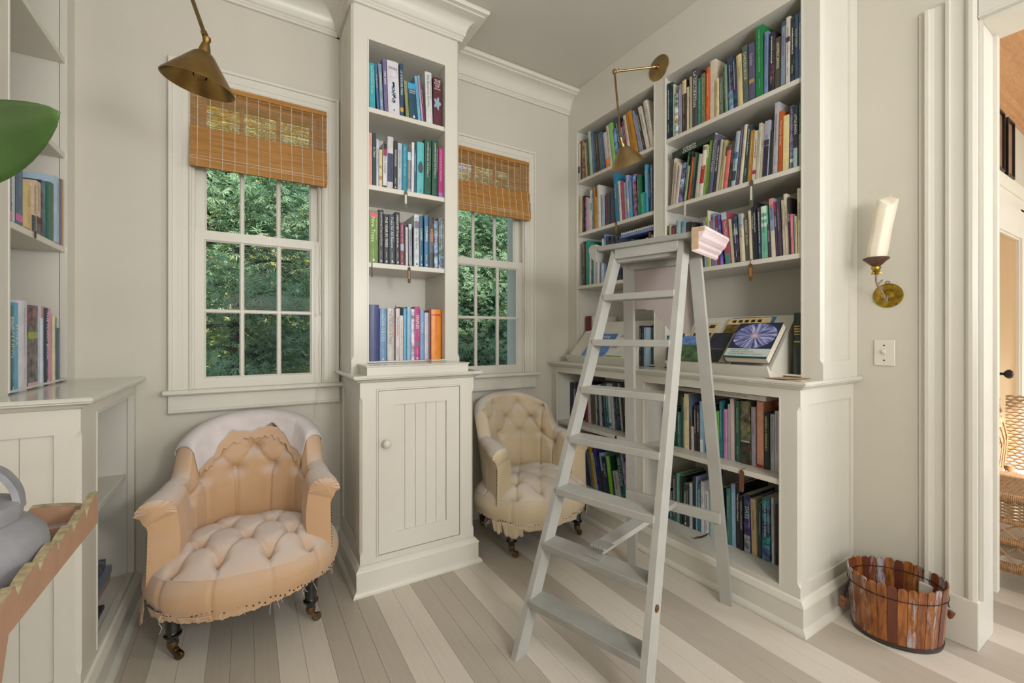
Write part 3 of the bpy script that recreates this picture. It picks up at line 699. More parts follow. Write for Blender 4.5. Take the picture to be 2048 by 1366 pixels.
def seat_geo(seed):
    # square-to-disc mapped cushion top, then skirt
    n = 121; u = np.linspace(-1, 1, n); U, V = np.meshgrid(u, u, indexing='ij')
    X = U*np.sqrt(1-V**2/2); Yq = V*np.sqrt(1-U**2/2); r = np.hypot(X, Yq)
    # superellipse plan, flatter front
    ax = .302; ay = np.where(Yq < 0, .265, .20); ex = .86
    px = np.sign(X)*np.abs(X)**ex*ax; py = np.sign(Yq)*np.abs(Yq)**.92*ay
    z = .292+.074*(1-r**3.0)+.012*(1-r)
    P = np.stack([px.ravel(), py.ravel()], 1); d = np.zeros(len(P))
    for q in SEATB: d -= .030*np.exp(-(np.linalg.norm(P-np.array(q), axis=1)/.024)**2)
    prs = []
    for i, a in enumerate(SEATB):
        for c in SEATB[i+1:]:
            L = math.dist(a, c)
            if L < .14 and abs(a[1]-c[1]) > .04: prs.append((a, c))
    for q in SEATB[:4]: prs.append((q, (q[0]*1.12, q[1]-.14)))
    for q in ((-.20, 0), (.20, 0)): prs.append((q, (q[0]*1.5, q[1]-.03)))
    for a, c in prs: d -= .010*np.exp(-(segd(P, a, c)/.007)**2)
    rw = np.random.RandomState(seed)
    d += .003*np.sin(P[:, 0]*34+seed)*np.sin(P[:, 1]*29+2*seed)
    z = z.ravel()+d*np.clip((1.03-r.ravel())*7, 0.12, 1)
    b = MB(); grid_mesh(b, np.stack([P[:, 0], P[:, 1], z], 1).reshape(n, n, 3), n, n)
    # skirt ring follows the boundary
    m = 400; rows = []
    for k_ in range(13):
        f = k_/12; rowp = []
        for i in range(m):
            a = 2*PI*i/m; ca, sa = math.cos(a), math.sin(a)
            ay_ = .265 if sa < 0 else .20
            bx = math.copysign(abs(ca)**.86*.302, ca); by = math.copysign(abs(sa)**.92*ay_, sa)
            bul = 1+.075*math.sin(min(1, f*1.15)*PI*.8)-.02*f
            front = max(0, -sa)
            zb = .182-.012*math.sin(a*3+seed)-.012*front
            hem = (.0022*math.sin(i*.9)+.0016*math.sin(i*2.3+seed)) if k_ == 12 else 0
            zz = .292+(zb-.292)*f+hem
            pl_ = 1+.006*math.sin(a*11+seed)*f-(.018*(1-.5*f)*max(math.exp(-((bx-q[0]*1.12)/.007)**2) for q in SEATB[:4]) if sa < -.3 else 0)
            rowp.append((bx*bul*pl_, by*bul*pl_, zz))
        rows.append(rowp)
    A = np.array(rows); grid_mesh(b, np.transpose(A, (1, 0, 2)), m, 13, True)
    top = np.stack([P[:, 0], P[:, 1], z], 1); bp = [top[np.argmin(np.linalg.norm(P-np.array(q), axis=1))] for q in SEATB]
    return b, bp
# back: path parameter t in [-1,1]
def plan(t):
    """inner line at seat level and outward normal"""
    L1 = .115; rx, ry, yc = .192, .180, .0
    a = abs(t); sg = 1 if t >= 0 else -1
    k_ = .30
    if a > 1-k_:
        f = (a-(1-k_))/k_; p = (rx+.012*f*f, yc-f*.125); nrm = (1, -.15*f)
    else:
        th = a/(1-k_)*PI/2; p = (rx*math.sin(th), yc+ry*math.cos(th)); nrm = (math.sin(th)/rx, math.cos(th)/ry)
    l = math.hypot(*nrm); return sg*p[0], p[1], sg*nrm[0]/l, nrm[1]/l
def hgt(t):
    a = abs(t)
    top = .757-.082*(min(a, .46)/.46)**2.2
    arm = .560-.018*max(0, a-.6)/.4
    s_ = min(1, max(0, (a-.455)/.13)); s_ = s_**.75; s_ = s_*s_*(3-2*s_)
    return top*(1-s_)+arm*s_
def rho(t):
    a = abs(t); return .029+.005*min(1, max(0, (a-.5)/.3))
BT = [(-.40, .672), (-.14, .69), (.14, .69), (.40, .672), (-.27, .605), (0, .61), (.27, .605), (-.40, .525), (-.135, .53), (.135, .53), (.40, .525), (-.60, .475), (.60, .475)]
def back_pt(t, v):
    x, y, nx, ny = plan(t); h = hgt(t); r = rho(t); z0 = .295; zr = h-r
    a = abs(t); lean = .17*(1-.9*min(1, max(0, (a-.3)/.45)))
    over = .004+.030*min(1, max(0, (a-.60)/.3))
    if v <= .5:
        f = v/.5; z = z0+(zr-z0)*f; off = lean*(z-z0)-.020*math.sin(f*PI)*(1-.5*min(1, a))
    elif v <= .74:
        f = (v-.5)/.24; th = PI-f*PI*1.12; off = lean*(zr-z0)+r*1.15+math.cos(th)*r*1.15+over*f; z = zr+math.sin(th)*r
    else:
        f = (v-.74)/.26; th = PI-PI*1.12; o1 = lean*(zr-z0)+r*1.15+math.cos(th)*r*1.15+over; z1 = zr+math.sin(th)*r
        z = z1+((.180+.055*min(1, max(0, (a-.5)*6)))-z1)*f; off = (o1*(1-f)+.055*f-.004*math.sin(f*PI)) if a < .5 else (o1-over*min(1, f*5)**.6*1.0+(.085-o1+over)*f**1.6*min(1, (a-.5)*5)+(.055-o1)*f*max(0, 1-(a-.5)*5))
    return x, y, nx, ny, off, z
def back_geo(seed, v0=0., v1=1., nu=221, nv=90, lift=0., rag=None, tuft=True, t0=-1, t1=1):
    ts = np.linspace(t0, t1, nu); P = np.zeros((nu, nv, 3)); nrmv = np.zeros((nu, nv, 3)); S = np.zeros((nu, nv, 2)); D = np.zeros((nu, nv))
    Lh = .41   # approx metres per unit t
    for i, t in enumerate(ts):
        va = v0 if rag is None else rag(t)
        for j in range(nv):
            v = va+(v1-va)*j/(nv-1)
            x, y, nx, ny, off, z = back_pt(t, v)
            P[i, j] = (x+nx*off, y+ny*off, z); S[i, j] = (t*Lh, z); nrmv[i, j] = (-nx, -ny, 0)
            D[i, j] = 1 if v < .5 else max(0, 1-(v-.5)/.12)
    if tuft:
        Q = S.reshape(-1, 2); d = np.zeros(len(Q)); bt = [(a*Lh, z) for a, z in BT]
        for q in bt: d += .024*np.exp(-(np.linalg.norm(Q-np.array(q), axis=1)/.022)**2)
        prs = []
        for i, a in enumerate(bt):
            for c in bt[i+1:]:
                if math.dist(a, c) < .15 and abs(a[1]-c[1]) > .04: prs.append((a, c))
        for a in bt[7:]: prs.append((a, (a[0]*1.02, .30)))
        for a in bt[:4]: prs.append((a, (a[0]*1.03, .78)))
        for a in bt[11:]: prs.append((a, (a[0]*1.25, .60)))
        for a, c in prs: d += .0095*np.exp(-(segd(Q, a, c)/.0062)**2)
        d = d.reshape(nu, nv)*D
        P = P-nrmv*d[..., None]
    if lift:
        du = np.gradient(P, axis=0); dv = np.gradient(P, axis=1); nn = np.cross(dv, du); nn /= np.linalg.norm(nn, axis=2, keepdims=True)+1e-9
        if nn[nu//2, 2] @ np.array((0, -1, .3)) < 0: nn = -nn
        P = P+nn*lift
    return P
BPS = {}
def armchair(label, loc, rz, F, torn, m0=None, group='tufted tub armchairs under the windows'):
    t = thing('tub_armchair', label, 'armchair', loc, rz, group)
    if m0 is None:
        b = MB(); P = back_geo(1); nu, nv = P.shape[:2]; grid_mesh(b, P, nu, nv)
        for i, fl_ in ((0, 1), (nu-1, 0)):
            c = P[i].mean(0); n0 = len(b.v); b.v += [tuple(p) for p in P[i]]+[tuple(c+np.array((0, -.006, 0)))]
            b.f += [(n0+j, n0+j+1, n0+nv) for j in range(nv-1)]+[(n0+nv-1, n0, n0+nv)]
        bk = b.mesh('back', F, 70)
        sg_, bp = seat_geo(1); st_ = sg_.mesh('seat', F, 70); BPS['s'] = bp
        S2 = [(P[int(round((a+1)/2*(nu-1)))], a, z) for a, z in BT]; BPS['b'] = [(col[np.argmin(np.abs(col[:44, 2]-z))], a) for col, a, z in S2]
        bt = MB().lathe([(.0001, -.003), (.006, -.002), (.0085, .002), (.006, .0055), (.0001, .0065)], 12, cap=False).mesh('button', F, 60)
    else:
        bk, st_, bt = [q.copy() for q in m0]
        for q in (bk, st_, bt): q.materials.clear(); q.materials.append(F)
    bo = obj('back', bk, t); so = obj('seat', st_, t)
    for q in BPS['s']: obj('button', bt, so, (q[0], q[1], q[2]+.001))
    for p_, a in BPS['b']:
        x, y, nx, ny = plan(a); o = obj('button', bt, bo, tuple(p_)); o.rotation_euler = Vector((-nx, -ny, .1)).to_track_quat('Z', 'Y').to_euler()
    # scroll fronts on both arms
    for sg in (-1, 1):
        x, y, nx, ny, off, z = back_pt(sg*1.0, .62); b = MB()
        ringp = [back_pt(sg*1.0, .46+.32*i/23) for i in range(24)]; pts = [Vector((p[0]+p[2]*p[4], p[1]+p[3]*p[4], p[5])) for p in ringp]; c = sum(pts, Vector())/24
        v = []; 
        for k_ in range(5):
            f = k_/4
            for i, p in enumerate(pts): v.append(c+(p-c)*(1-f*.92)*(1+.03*math.sin(i*2.6))+Vector((0, -.004-.014*math.sin(f*PI/2)-.0025*math.cos(i*PI)*(1-f), 0)))
        b.add(v, [(k_*24+i, k_*24+(i+1) % 24, (k_+1)*24+(i+1) % 24, (k_+1)*24+i) for k_ in range(4) for i in range(24)]+[tuple(96+i for i in range(24))])
        b.build('arm_scroll', F, bo, 60)
    # welt of gimp tacks down the arm fronts and along the hem
    b = MB()
    tk = [(.003, 0), (.003, .0012), (.0015, .0025), (.0002, .003)]
    for sg in (-1, 1):
        for i in range(16):
            p = back_pt(sg*.995, .80+.18*i/15); q = Vector((p[0]+p[2]*(p[4]+.001), p[1]+p[3]*(p[4]+.001)+.006, p[5]))
            b.lathe(tk, 6, Matrix.Translation(q) @ Vector((p[2], p[3]-.3, 0)).to_track_quat('Z', 'Y').to_matrix().to_4x4())
    rt = random.Random(4)
    for i in range(56):
        a = PI+.25+(PI-.5)*i/55; ca, sa = math.cos(a), math.sin(a); s2 = 1.035
        q = Vector((math.copysign(abs(ca)**.86*.302, ca)*s2, math.copysign(abs(sa)**.92*.265, sa)*s2, .196+rt.uniform(-.006, .01)-.010*abs(sa)))
        b.lathe(tk, 6, Matrix.Translation(q) @ Vector((ca, sa, 0)).to_track_quat('Z', 'Y').to_matrix().to_4x4())
    stuff(b.build('tacks', M['tack'], so, 0))
    # frayed hem flaps and loose threads
    def flap(a0, a1, z0, z1, out, nm='frayed_flap'):
        n_ = 16; P = np.zeros((n_, 7, 3))
        for i in range(n_):
            a = a0+(a1-a0)*i/(n_-1); ca, sa = math.cos(a), math.sin(a); ay_ = .265 if sa < 0 else .20
            for j in range(7):
                f = j/6; s2 = 1.045+out*f+.012*math.sin(i*.9)*f
                zz = z0+(z1-z0)*f*(.88+.09*math.sin(i*.45+a0*3)+.05*math.sin(i*1.7+a1)) if j else z0
                P[i, j] = (math.copysign(abs(ca)**.86*.302, ca)*s2, math.copysign(abs(sa)**.92*ay_, sa)*s2, zz)
        b = MB(); grid_mesh(b, P, n_, 7); o = b.build(nm, F, so, 60); md = o.modifiers.new('thick', 'SOLIDIFY'); md.thickness = .0012
    if torn:
        flap(PI+.15, PI+.42, .24, .115, .03); flap(PI+.46, PI+.9, .19, .15, -.04)
        flap(PI+1.0, PI+1.35, .18, .160, -.02)
    else:
        flap(PI+.55, PI+.95, .19, .10, -.10); flap(PI+.95, PI+1.9, .19, .145, -.05); flap(2*PI-.75, 2*PI-.45, .19, .12, -.02); flap(PI+.35, PI+.55, .19, .12, -.05)
    b = MB(); rt = random.Random(8 if torn else 9)
    for i in range(16):
        a = PI+.2+(PI-.4)*rt.random(); ca, sa = math.cos(a), math.sin(a)
        p = Vector((math.copysign(abs(ca)**.86*.302, ca)*1.05, math.copysign(abs(sa)**.92*.265, sa)*1.05, .185)); L = rt.uniform(.01, .055 if i % 4 == 0 else .025)
        b.tube([p+Vector((ca*.01*f+rt.uniform(-.006, .006), sa*.01*f+rt.uniform(-.006, .006), -L*f)) for f in (0, .33, .66, 1)], .0007, 4)
    stuff(b.build('loose_threads', M['cord'], so, 0))
    if torn:
        rr = random.Random(2); tab = [rr.uniform(-1, 1) for _ in range(60)]
        def rag(tt):
            q = (tt+1)*29.5; i = int(q); f = q-i; nz = tab[i % 60]*(1-f)+tab[(i+1) % 60]*f
            base = .455-.075*max(0, min(1, (abs(tt)-.18)/.12))
            return base+.016*nz+.010*math.sin(tt*17)
        P = back_geo(1, 0, .80, 141, 26, .0055, rag, False, -.475, .475); b = MB(); grid_mesh(b, P, 141, 26); o = b.build('torn_cover', M['torn'], bo, 60)
        md = o.modifiers.new('thick', 'SOLIDIFY'); md.thickness = .0015
        tab = [rr.uniform(-1, 1) for _ in range(60)]
        def rag2(tt):
            q = (tt+1)*40; i = int(q); f = q-i; nz = tab[i % 60]*(1-f)+tab[(i+1) % 60]*f
            return .40-.05*max(0, min(1, (abs(tt)-.2)/.15))+.014*nz+.012*math.sin(tt*9+1)
        P = back_geo(1, 0, .46, 141, 14, .0035, rag2, False, -.46, .46); b = MB(); grid_mesh(b, P, 141, 14); o = b.build('frayed_under_cover', F, bo, 60)
        md = o.modifiers.new('thick', 'SOLIDIFY'); md.thickness = .0012
    # underside frame
    b = MB(); b.lathe([(.0005, .19), (.25, .19), (.25, .225), (.0005, .225)], 28, Matrix.Scale(.95, 4, (0, 1, 0)), cap=False); b.build('seat_frame', M['black'], t)
    # turned front legs on castors, raked back legs
    lp = [(.016, .062), (.0175, .075), (.021, .078), (.0265, .083), (.0265, .089), (.021, .093), (.0195, .096), (.0265, .175), (.0275, .185), (.022, .190), (.020, .196), (.026, .205), (.026, .212)]
    def castor(par, x, y, ang):
        c = MB(); Mx = Matrix.Translation((x, y, 0)) @ Matrix.Rotation(ang, 4, 'Z')
        c.lathe([(.0165, .064), (.0175, .056), (.015, .045), (.011, .036)], 14, Mx)
        c.lathe([(.004, -.006), (.0145, -.006), (.016, -.003), (.016, .003), (.0145, .006), (.004, .006)], 16, Mx @ Matrix.Translation((.022, 0, .016)) @ Matrix.Rotation(PI/2, 4, 'X'))
        for s_ in (-1, 1): c.xform(Matrix.Identity(4)); c2 = MB().beam((.0, s_*.009, .040), (.024, s_*.009, .015), .003, .012); c2.xform(Mx); c.add(c2.v, c2.f)
        c.build('castor', M['castor'], par, 45)
    for sg in (-1, 1):
        l = MB().lathe(lp, 20, Matrix.Translation((sg*.212, -.150, 0))).build('leg', M['black'], t, 50)
        castor(l, sg*.212, -.150, -.5 if sg < 0 else .2)
        l = MB(); l.tube([(sg*.155, .165, .22), (sg*.158, .185, .15), (sg*.162, .215, .09), (sg*.165, .238, .05)], [.022, .02, .017, .014], 10); lo = l.build('leg', M['black'], t, 50)
        castor(lo, sg*.165, .238, 1.2)
    return (bk, st_, bt)
ms = armchair('larger looking peach calico tub armchair with torn white top cover, below the left window', (.012, 1.985, 0), math.radians(-5), FA, True)
armchair('cream buttoned tub armchair with tidy back, between tall cabinet and ladder', (1.325, 1.985, 0), math.radians(1), FB, False, ms)

# spine data: (position along shelf, width, height, lean, colour, title, title colour, bands, marks)
ROWS={
'B1':[
(-1.547,0.0419,0.292,-0.0,'17303a','.','ece8e0',[],'n'),
(-1.5028,0.0087,0.277,-0.0,'c9c3a8',''),
(-1.4932,0.0257,0.217,-0.0,'a3b8b4','','',[[0.3,0.5,'c9b5a0']],'n'),
(-1.4662,0.0221,0.252,-0.0,'8f88a8','.','ece8e0'),
(-1.4432,0.0268,0.261,-0.0,'3a3026','.','c9b58a',[[0.73,1,'d6c596']]),
(-1.4147,0.0124,0.216,-0.0,'d2c9ae','.','6a6050'),
(-1.3981,0.0105,0.259,-0.0,'a79f8a',''),
(-1.3867,0.0306,0.292,-0.0,'4b4846','LA DECORATION','ece8e0'),
(-1.3549,0.0215,0.231,-0.0,'3f8a86','.','9fd0c0'),
(-1.3318,0.0191,0.239,-0.0,'6f7450','.','c9c9a0'),
(-1.312,0.0211,0.257,0.012,'d3602a','.','f0d0b0'),
(-1.2893,0.0283,0.281,-0.042,'d5c8b2',''),
(-1.2598,0.0202,0.178,-0.021,'cdbd8f','.','8a7a50'),
(-1.2377,0.0184,0.174,-0.017,'5f6b5c','.','b9c0a9'),
(-1.2171,0.0102,0.215,-0.026,'3d5b45','.','ece8e0'),
(-1.2062,0.0104,0.22,-0.033,'7d9a85',''),
(-1.1922,0.0265,0.246,-0.036,'39405a','.','c0c6d6',[[0,0.35,'7083a6']],'n'),
(-1.1647,0.0128,0.227,-0.031,'2f3350','.','ece8e0',[],'n'),
(-1.1512,0.027,0.235,-0.04,'cbbb8a','Country','7a6a3a'),
(-1.122,0.0245,0.258,-0.029,'55625c','GARDEN BOOK','e0d8b0'),
(-1.0956,0.025,0.251,-0.014,'5a5470','Garden','c9b8d0',[[0.3,0.37,'b08a50']]),
(-1.0685,0.0334,0.309,-0.006,'1f7a48','.','8fd0a0'),
(-1.0324,0.0169,0.266,0.006,'7189ab','.','5a5f90'),
(-1.0141,0.0246,0.248,0.02,'2a2530','.','ece8e0',[[0.2,0.55,'4c3440']],'n'),
(-0.9873,0.0217,0.214,-0.008,'4c4a3e','HOMESCAPING','e8e0b8'),
(-0.963,0.0175,0.263,0.015,'7c90a5','THE GARDENERS','8a4a70',[[0.93,1,'3f4f66']]),
(-0.9424,0.0165,0.271,0.009,'cfc6bc','.','7a4a4a',[[0.62,0.7,'35323a']]),
(-0.9253,0.0168,0.259,-0.0,'2b3338','.','ece8e0',[],'n'),
(-0.9075,0.0127,0.261,0.003,'3b5468','INDOOR GARDEN','c9d0a0'),
(-0.8942,0.0118,0.264,0.006,'5a6c92','.','ece8e0')],
'B2':[
(-1.516,0.011,0.252,0.088,'d0c4b0','.','b07050'),
(-1.5002,0.0135,0.213,0.094,'c8bcae','.','8a7080'),
(-1.4849,0.0137,0.195,0.125,'cfc3b4','.','7a6a70'),
(-1.4695,0.0237,0.197,0.135,'6b7392','','',[[0.4,0.6,'9aa4c0']],'n'),
(-1.4423,0.0104,0.246,0.141,'2c5a40','.','ece8e0'),
(-1.4311,0.0114,0.172,0.14,'a2b890','.','4a6a40'),
(-1.418,0.0089,0.238,0.15,'33352f',''),
(-1.4084,0.0109,0.207,0.171,'c9522a','.','f0c0a0'),
(-1.3969,0.0128,0.224,0.161,'38574a','.','8fc060'),
(-1.3825,0.0133,0.217,0.175,'2c3a36',''),
(-1.3676,0.0141,0.207,0.173,'b9b0a6',''),
(-1.3525,0.0245,0.243,0.14,'d5cfc0','hogweed','f2f0ea',[[0.25,0.6,'a8322c'],[0.9,0.97,'8a8a60']]),
(-1.326,0.0111,0.237,0.109,'9aae62','','',[[0.75,1,'d0cfae']]),
(-1.3143,0.016,0.254,0.105,'5b8a35','.','b0d070'),
(-1.297,0.0222,0.269,0.126,'5c5870','The Colourful Garden','c9c4d8'),
(-1.2736,0.0158,0.24,0.126,'36343c','LORDS STREET & TREES','ece8e0'),
(-1.2566,0.009,0.236,0.114,'a9a69c',''),
(-1.2463,0.0137,0.229,0.129,'b5a56e','.','6a5a2a'),
(-1.2318,0.0094,0.152,0.145,'c8bfa6',''),
(-1.2215,0.0226,0.195,0.119,'cf6a66','','',[[0.88,1,'4a4a50']]),
(-1.1966,0.012,0.213,0.113,'3a3d38','','',[],'n'),
(-1.1833,0.0211,0.243,0.118,'9fb0ba','.','5f7080',[[0.5,0.62,'3f6a8a'],[0.1,0.28,'3a4048']]),
(-1.1601,0.0179,0.258,0.127,'5e5468','.','a99ab0'),
(-1.1408,0.0116,0.258,0.105,'d0c8ae','.','7a6a4a'),
(-1.1276,0.0191,0.251,0.126,'2f4548','.','c9d0c0'),
(-1.1058,0.0164,0.221,0.112,'a8762c','.','e8d0a0'),
(-1.0871,0.0194,0.213,0.114,'d5cdbd','.','5a4a40',[[0.12,0.2,'b03a4a']]),
(-1.0664,0.0134,0.237,0.1,'bdb8a6','.','6a6a5a'),
(-1.0521,0.0113,0.229,0.093,'cfc6b5','Graham','5a5a5a'),
(-1.0399,0.0232,0.235,0.095,'a3a4b4','OGGS','6a6a7a',[[0.0,0.55,'2c2c3c'],[0.56,0.66,'22242c']]),
(-1.0149,0.0097,0.19,0.056,'2e3230',''),
(-1.0042,0.0078,0.183,0.046,'445048',''),
(-0.9949,0.0172,0.295,0.045,'a9a8b2','.','5a4a6a'),
(-0.9744,0.0178,0.253,0.046,'b4561f','The Colour Garden','ecc89a'),
(-0.9555,0.0217,0.226,0.015,'d8c894',''),
(-0.9298,0.0151,0.257,0.013,'6d6f86','.','c0b0d0',[[0.1,0.16,'d0d0cc']],'n'),
(-0.9131,0.017,0.249,0.006,'2e3140','LITTLE SPARTA','e6e0da',[[0,0.31,'9cb4b8']]),
(-0.8949,0.0125,0.259,-0.0,'2f5b46','.','a0c0a0',[[0,0.5,'a5a88a']])],
'B3':[
(-1.5373,0.0134,0.248,-0.0,'5a3a2c','','',[],'n'),
(-1.5221,0.0114,0.25,-0.0,'a9b0a8',''),
(-1.5089,0.029,0.24,-0.0,'6a2c3c','.','d0a0a0'),
(-1.4776,0.0266,0.261,-0.0,'8fa9ac','.','ece8e0'),
(-1.4487,0.0294,0.251,-0.0,'6f8fa0','.','ece8e0'),
(-1.4171,0.0232,0.24,-0.0,'33302c','.','b0a080'),
(-1.3929,0.0249,0.233,-0.0,'2c2c2a','.','a09060'),
(-1.3521,0.0149,0.203,-0.024,'a8571f',''),
(-1.3311,0.0131,0.217,-0.03,'33343c','.','ece8e0'),
(-1.3167,0.0136,0.229,-0.042,'8fa6b5',''),
(-1.3023,0.0122,0.239,-0.079,'a5a84e','.','5a6030'),
(-1.2892,0.0086,0.271,-0.087,'c9c6b0',''),
(-1.279,0.015,0.22,-0.084,'8a6a78','.','d0c0d0'),
(-1.2631,0.0112,0.253,-0.072,'6d8fb5','.','ece8e0'),
(-1.251,0.017,0.236,-0.077,'9c3a3c','GARDENS','ece8e0'),
(-1.2328,0.0121,0.236,-0.076,'5c6a9a','','',[],'n'),
(-1.2077,0.0275,0.242,-0.097,'9c4a55','Good Planting','f0e8e0',[[0,0.2,'3f8a7a'],[0.86,1,'a9c8cc']]),
(-1.1788,0.0154,0.206,-0.09,'c9bda5',''),
(-1.1617,0.0226,0.21,-0.067,'33384c','.','ece8e0',[[0.6,0.75,'7a8090']],'n'),
(-1.1358,0.0218,0.217,-0.057,'c7bda4','FOLIAGE','5a544a',[[0.72,1,'8fa0b0']]),
(-1.1123,0.0198,0.198,-0.054,'5a544c','ELEGANT SILVERS','d8d0b8'),
(-1.0919,0.01,0.221,-0.04,'c9bfa8','.','6a5a4a'),
(-1.0807,0.011,0.261,-0.051,'454a52','THE FIELD GUIDE','ece8e0'),
(-1.0691,0.0109,0.254,-0.043,'2c2c30','ARCHITECTURAL PLANTS','ece8e0'),
(-1.0565,0.0156,0.225,-0.032,'39475c','.','ece8e0'),
(-1.0395,0.0242,0.225,-0.025,'6fb09a','.','2f5a4a',[[0.6,0.68,'d8dccc'],[0.74,0.8,'d8dccc'],[0.86,1,'d8dccc']]),
(-1.0139,0.0104,0.143,-0.048,'3c3c46','BLACK PLANTS','d0d0d0'),
(-1.0019,0.0188,0.251,-0.049,'8a9cb0','PLANTING','22242c',[[0,0.45,'cfc4ae'],[0.86,1,'d08a8a']]),
(-0.982,0.0095,0.233,-0.063,'4a3c58','GASTRONOMIE','f0d0e8',[[0.8,1,'a0305a']]),
(-0.9714,0.0139,0.226,-0.049,'4c3f4e','.','b0a0b0'),
(-0.9547,0.0096,0.232,-0.039,'b5ac98','.','6a6050'),
(-0.9444,0.0135,0.255,-0.041,'d0c6b4','COTTAGE GARDEN','7a7060'),
(-0.9301,0.0076,0.236,-0.027,'2f2b2a','BEST BORDERS','ece8e0'),
(-0.9215,0.0108,0.164,-0.031,'d0708f','.','ece8e0'),
(-0.91,0.0032,0.161,-0.023,'6a8a7a',''),
(-0.9057,0.0074,0.152,-0.024,'cfc78e','.','5a5a30'),
(-0.8959,0.0144,0.261,-0.009,'d3c6b4','THE PERENNIAL','7a6a5a')],
'A1':[
(-2.2627,0.023,0.245,0.014,'c9bfb5','','',[[0.2,0.38,'4a5a6a']]),
(-2.2357,0.0127,0.258,-0.021,'4a3c30',''),
(-2.221,0.0264,0.254,-0.066,'7a6a50','','',[],'n'),
(-2.1829,0.0175,0.23,-0.128,'c7b088',''),
(-2.1635,0.0204,0.249,-0.157,'3f5148','.','a9b0a0'),
(-2.1399,0.027,0.286,-0.169,'a9bfae','.','5a7060'),
(-2.111,0.0247,0.285,-0.178,'4d6f8a','.','a0c0d0'),
(-2.0839,0.017,0.268,-0.163,'2f2c2e','.','b0a0a0'),
(-2.0651,0.0192,0.255,-0.169,'3a3936','.','a0a090'),
(-2.044,0.0178,0.243,-0.175,'6e6c66',''),
(-2.0239,0.0211,0.242,-0.199,'3b5a80','.','a0b8d0'),
(-1.9999,0.0339,0.227,-0.222,'b9b4ae','','',[[0,0.25,'dd7f22']]),
(-1.9643,0.0259,0.262,-0.234,'d5cec4','.','8a7a70'),
(-1.9367,0.0304,0.263,-0.24,'7fb567','.','c0e0a0'),
(-1.9042,0.0249,0.214,-0.222,'6b84a8','','',[],'n'),
(-1.8777,0.0224,0.28,-0.217,'2f3a52','ROOM OUTSIDE','c9d0e0'),
(-1.8537,0.022,0.201,-0.16,'8b8f9c',''),
(-1.8286,0.0206,0.235,-0.204,'7c3a58','.','e0c0d0'),
(-1.8059,0.0223,0.262,-0.221,'d5c5b2','.','7a5a4a'),
(-1.7751,0.0439,0.265,-0.244,'b57a1f','.','5a3a10'),
(-1.7273,0.0193,0.26,-0.25,'7480a0','.','d0d4e0'),
(-1.7066,0.0071,0.239,-0.269,'cfc8bc',''),
(-1.6966,0.0179,0.263,-0.246,'38322e','.','ece8e0'),
(-1.6768,0.0214,0.265,-0.236,'d0c8ba','SISTEMI BERRY','6a6050'),
(-1.649,0.0295,0.279,-0.199,'d5d0c8','A GENIUS FOR PLACE','7a746a')],
'A2':[
(-2.2546,0.0334,0.253,-0.0,'c9bb96','Green Thoughts','8a7a50'),
(-2.2188,0.0234,0.241,-0.0,'2f2a2e','.','c9b0a0'),
(-2.1936,0.0156,0.227,-0.0,'9a5f92','','',[],'n'),
(-2.1762,0.0149,0.22,-0.013,'b493b5',''),
(-2.1591,0.0153,0.211,-0.013,'d3bfae',''),
(-2.1421,0.0179,0.258,-0.022,'cdd0cc','','',[[0.5,0.68,'5fc0a0']]),
(-2.1225,0.0177,0.232,-0.024,'4d7aa8','.','ece8e0'),
(-2.1015,0.0131,0.269,-0.031,'b57f2c',''),
(-2.0867,0.0163,0.201,-0.041,'d9a03a','.','7a5010'),
(-2.0683,0.0272,0.268,-0.03,'cfcac6','.','6a6a70'),
(-2.0394,0.0095,0.202,-0.021,'a5a4a0',''),
(-2.0278,0.0219,0.194,-0.027,'a9bac6','.','5a6a7a'),
(-2.0039,0.0083,0.188,-0.0,'333338',''),
(-1.9941,0.0092,0.197,-0.021,'6a4054',''),
(-1.9843,0.0092,0.197,-0.021,'4a4a56',''),
(-1.9745,0.0089,0.196,-0.021,'505060',''),
(-1.965,0.0091,0.195,-0.021,'444450',''),
(-1.9553,0.0088,0.194,-0.021,'56565f',''),
(-1.9459,0.0088,0.193,-0.021,'4a4a58',''),
(-1.9365,0.0089,0.192,-0.021,'505064',''),
(-1.927,0.0087,0.191,-0.021,'46464f',''),
(-1.91,0.0222,0.297,-0.074,'2f7a9c','The Plant Journal','ece8e0'),
(-1.8834,0.0219,0.242,-0.08,'d6cdc4','.','6a5a5a'),
(-1.8592,0.0224,0.234,-0.065,'9c4a66','.','e0b0c0'),
(-1.8345,0.0143,0.22,-0.064,'9aa8ae',''),
(-1.8179,0.0191,0.256,-0.063,'9a9cc4','','',[[0.15,0.45,'c9b5a8']]),
(-1.7974,0.0157,0.221,-0.045,'4f9ac0','.','ece8e0'),
(-1.7732,0.0295,0.243,-0.059,'7a5a74','.','c9a0b0',[[0.85,1,'7a9ad0']],'n'),
(-1.7381,0.0198,0.231,-0.028,'2f6a4c','.','c9c080'),
(-1.7165,0.0309,0.12,-0.043,'2f9c84','.','d0e8d0'),
(-1.6836,0.0199,0.271,-0.031,'3f9cc8','GLORIOUS COLOR','ece8e0'),
(-1.6624,0.0111,0.249,-0.017,'2c3440','.','ece8e0'),
(-1.6493,0.0142,0.257,-0.01,'6a7ea0','.','ece8e0'),
(-1.6339,0.0192,0.247,-0.0,'3a2c34','STITCHES','e0d0d0')],
'A3':[
(-2.2081,0.0175,0.289,-0.0,'4a4238','.','c9b090'),
(-2.189,0.0146,0.29,-0.0,'3a6f86','.','ece8e0'),
(-2.1728,0.0177,0.289,-0.0,'2f8a78',''),
(-2.153,0.019,0.243,-0.0,'cfc9c4',''),
(-2.1313,0.0193,0.215,-0.0,'35605a','.','ece8e0'),
(-2.1105,0.0175,0.225,-0.0,'c3c8cc',''),
(-2.0914,0.0168,0.222,-0.0,'a9acb0',''),
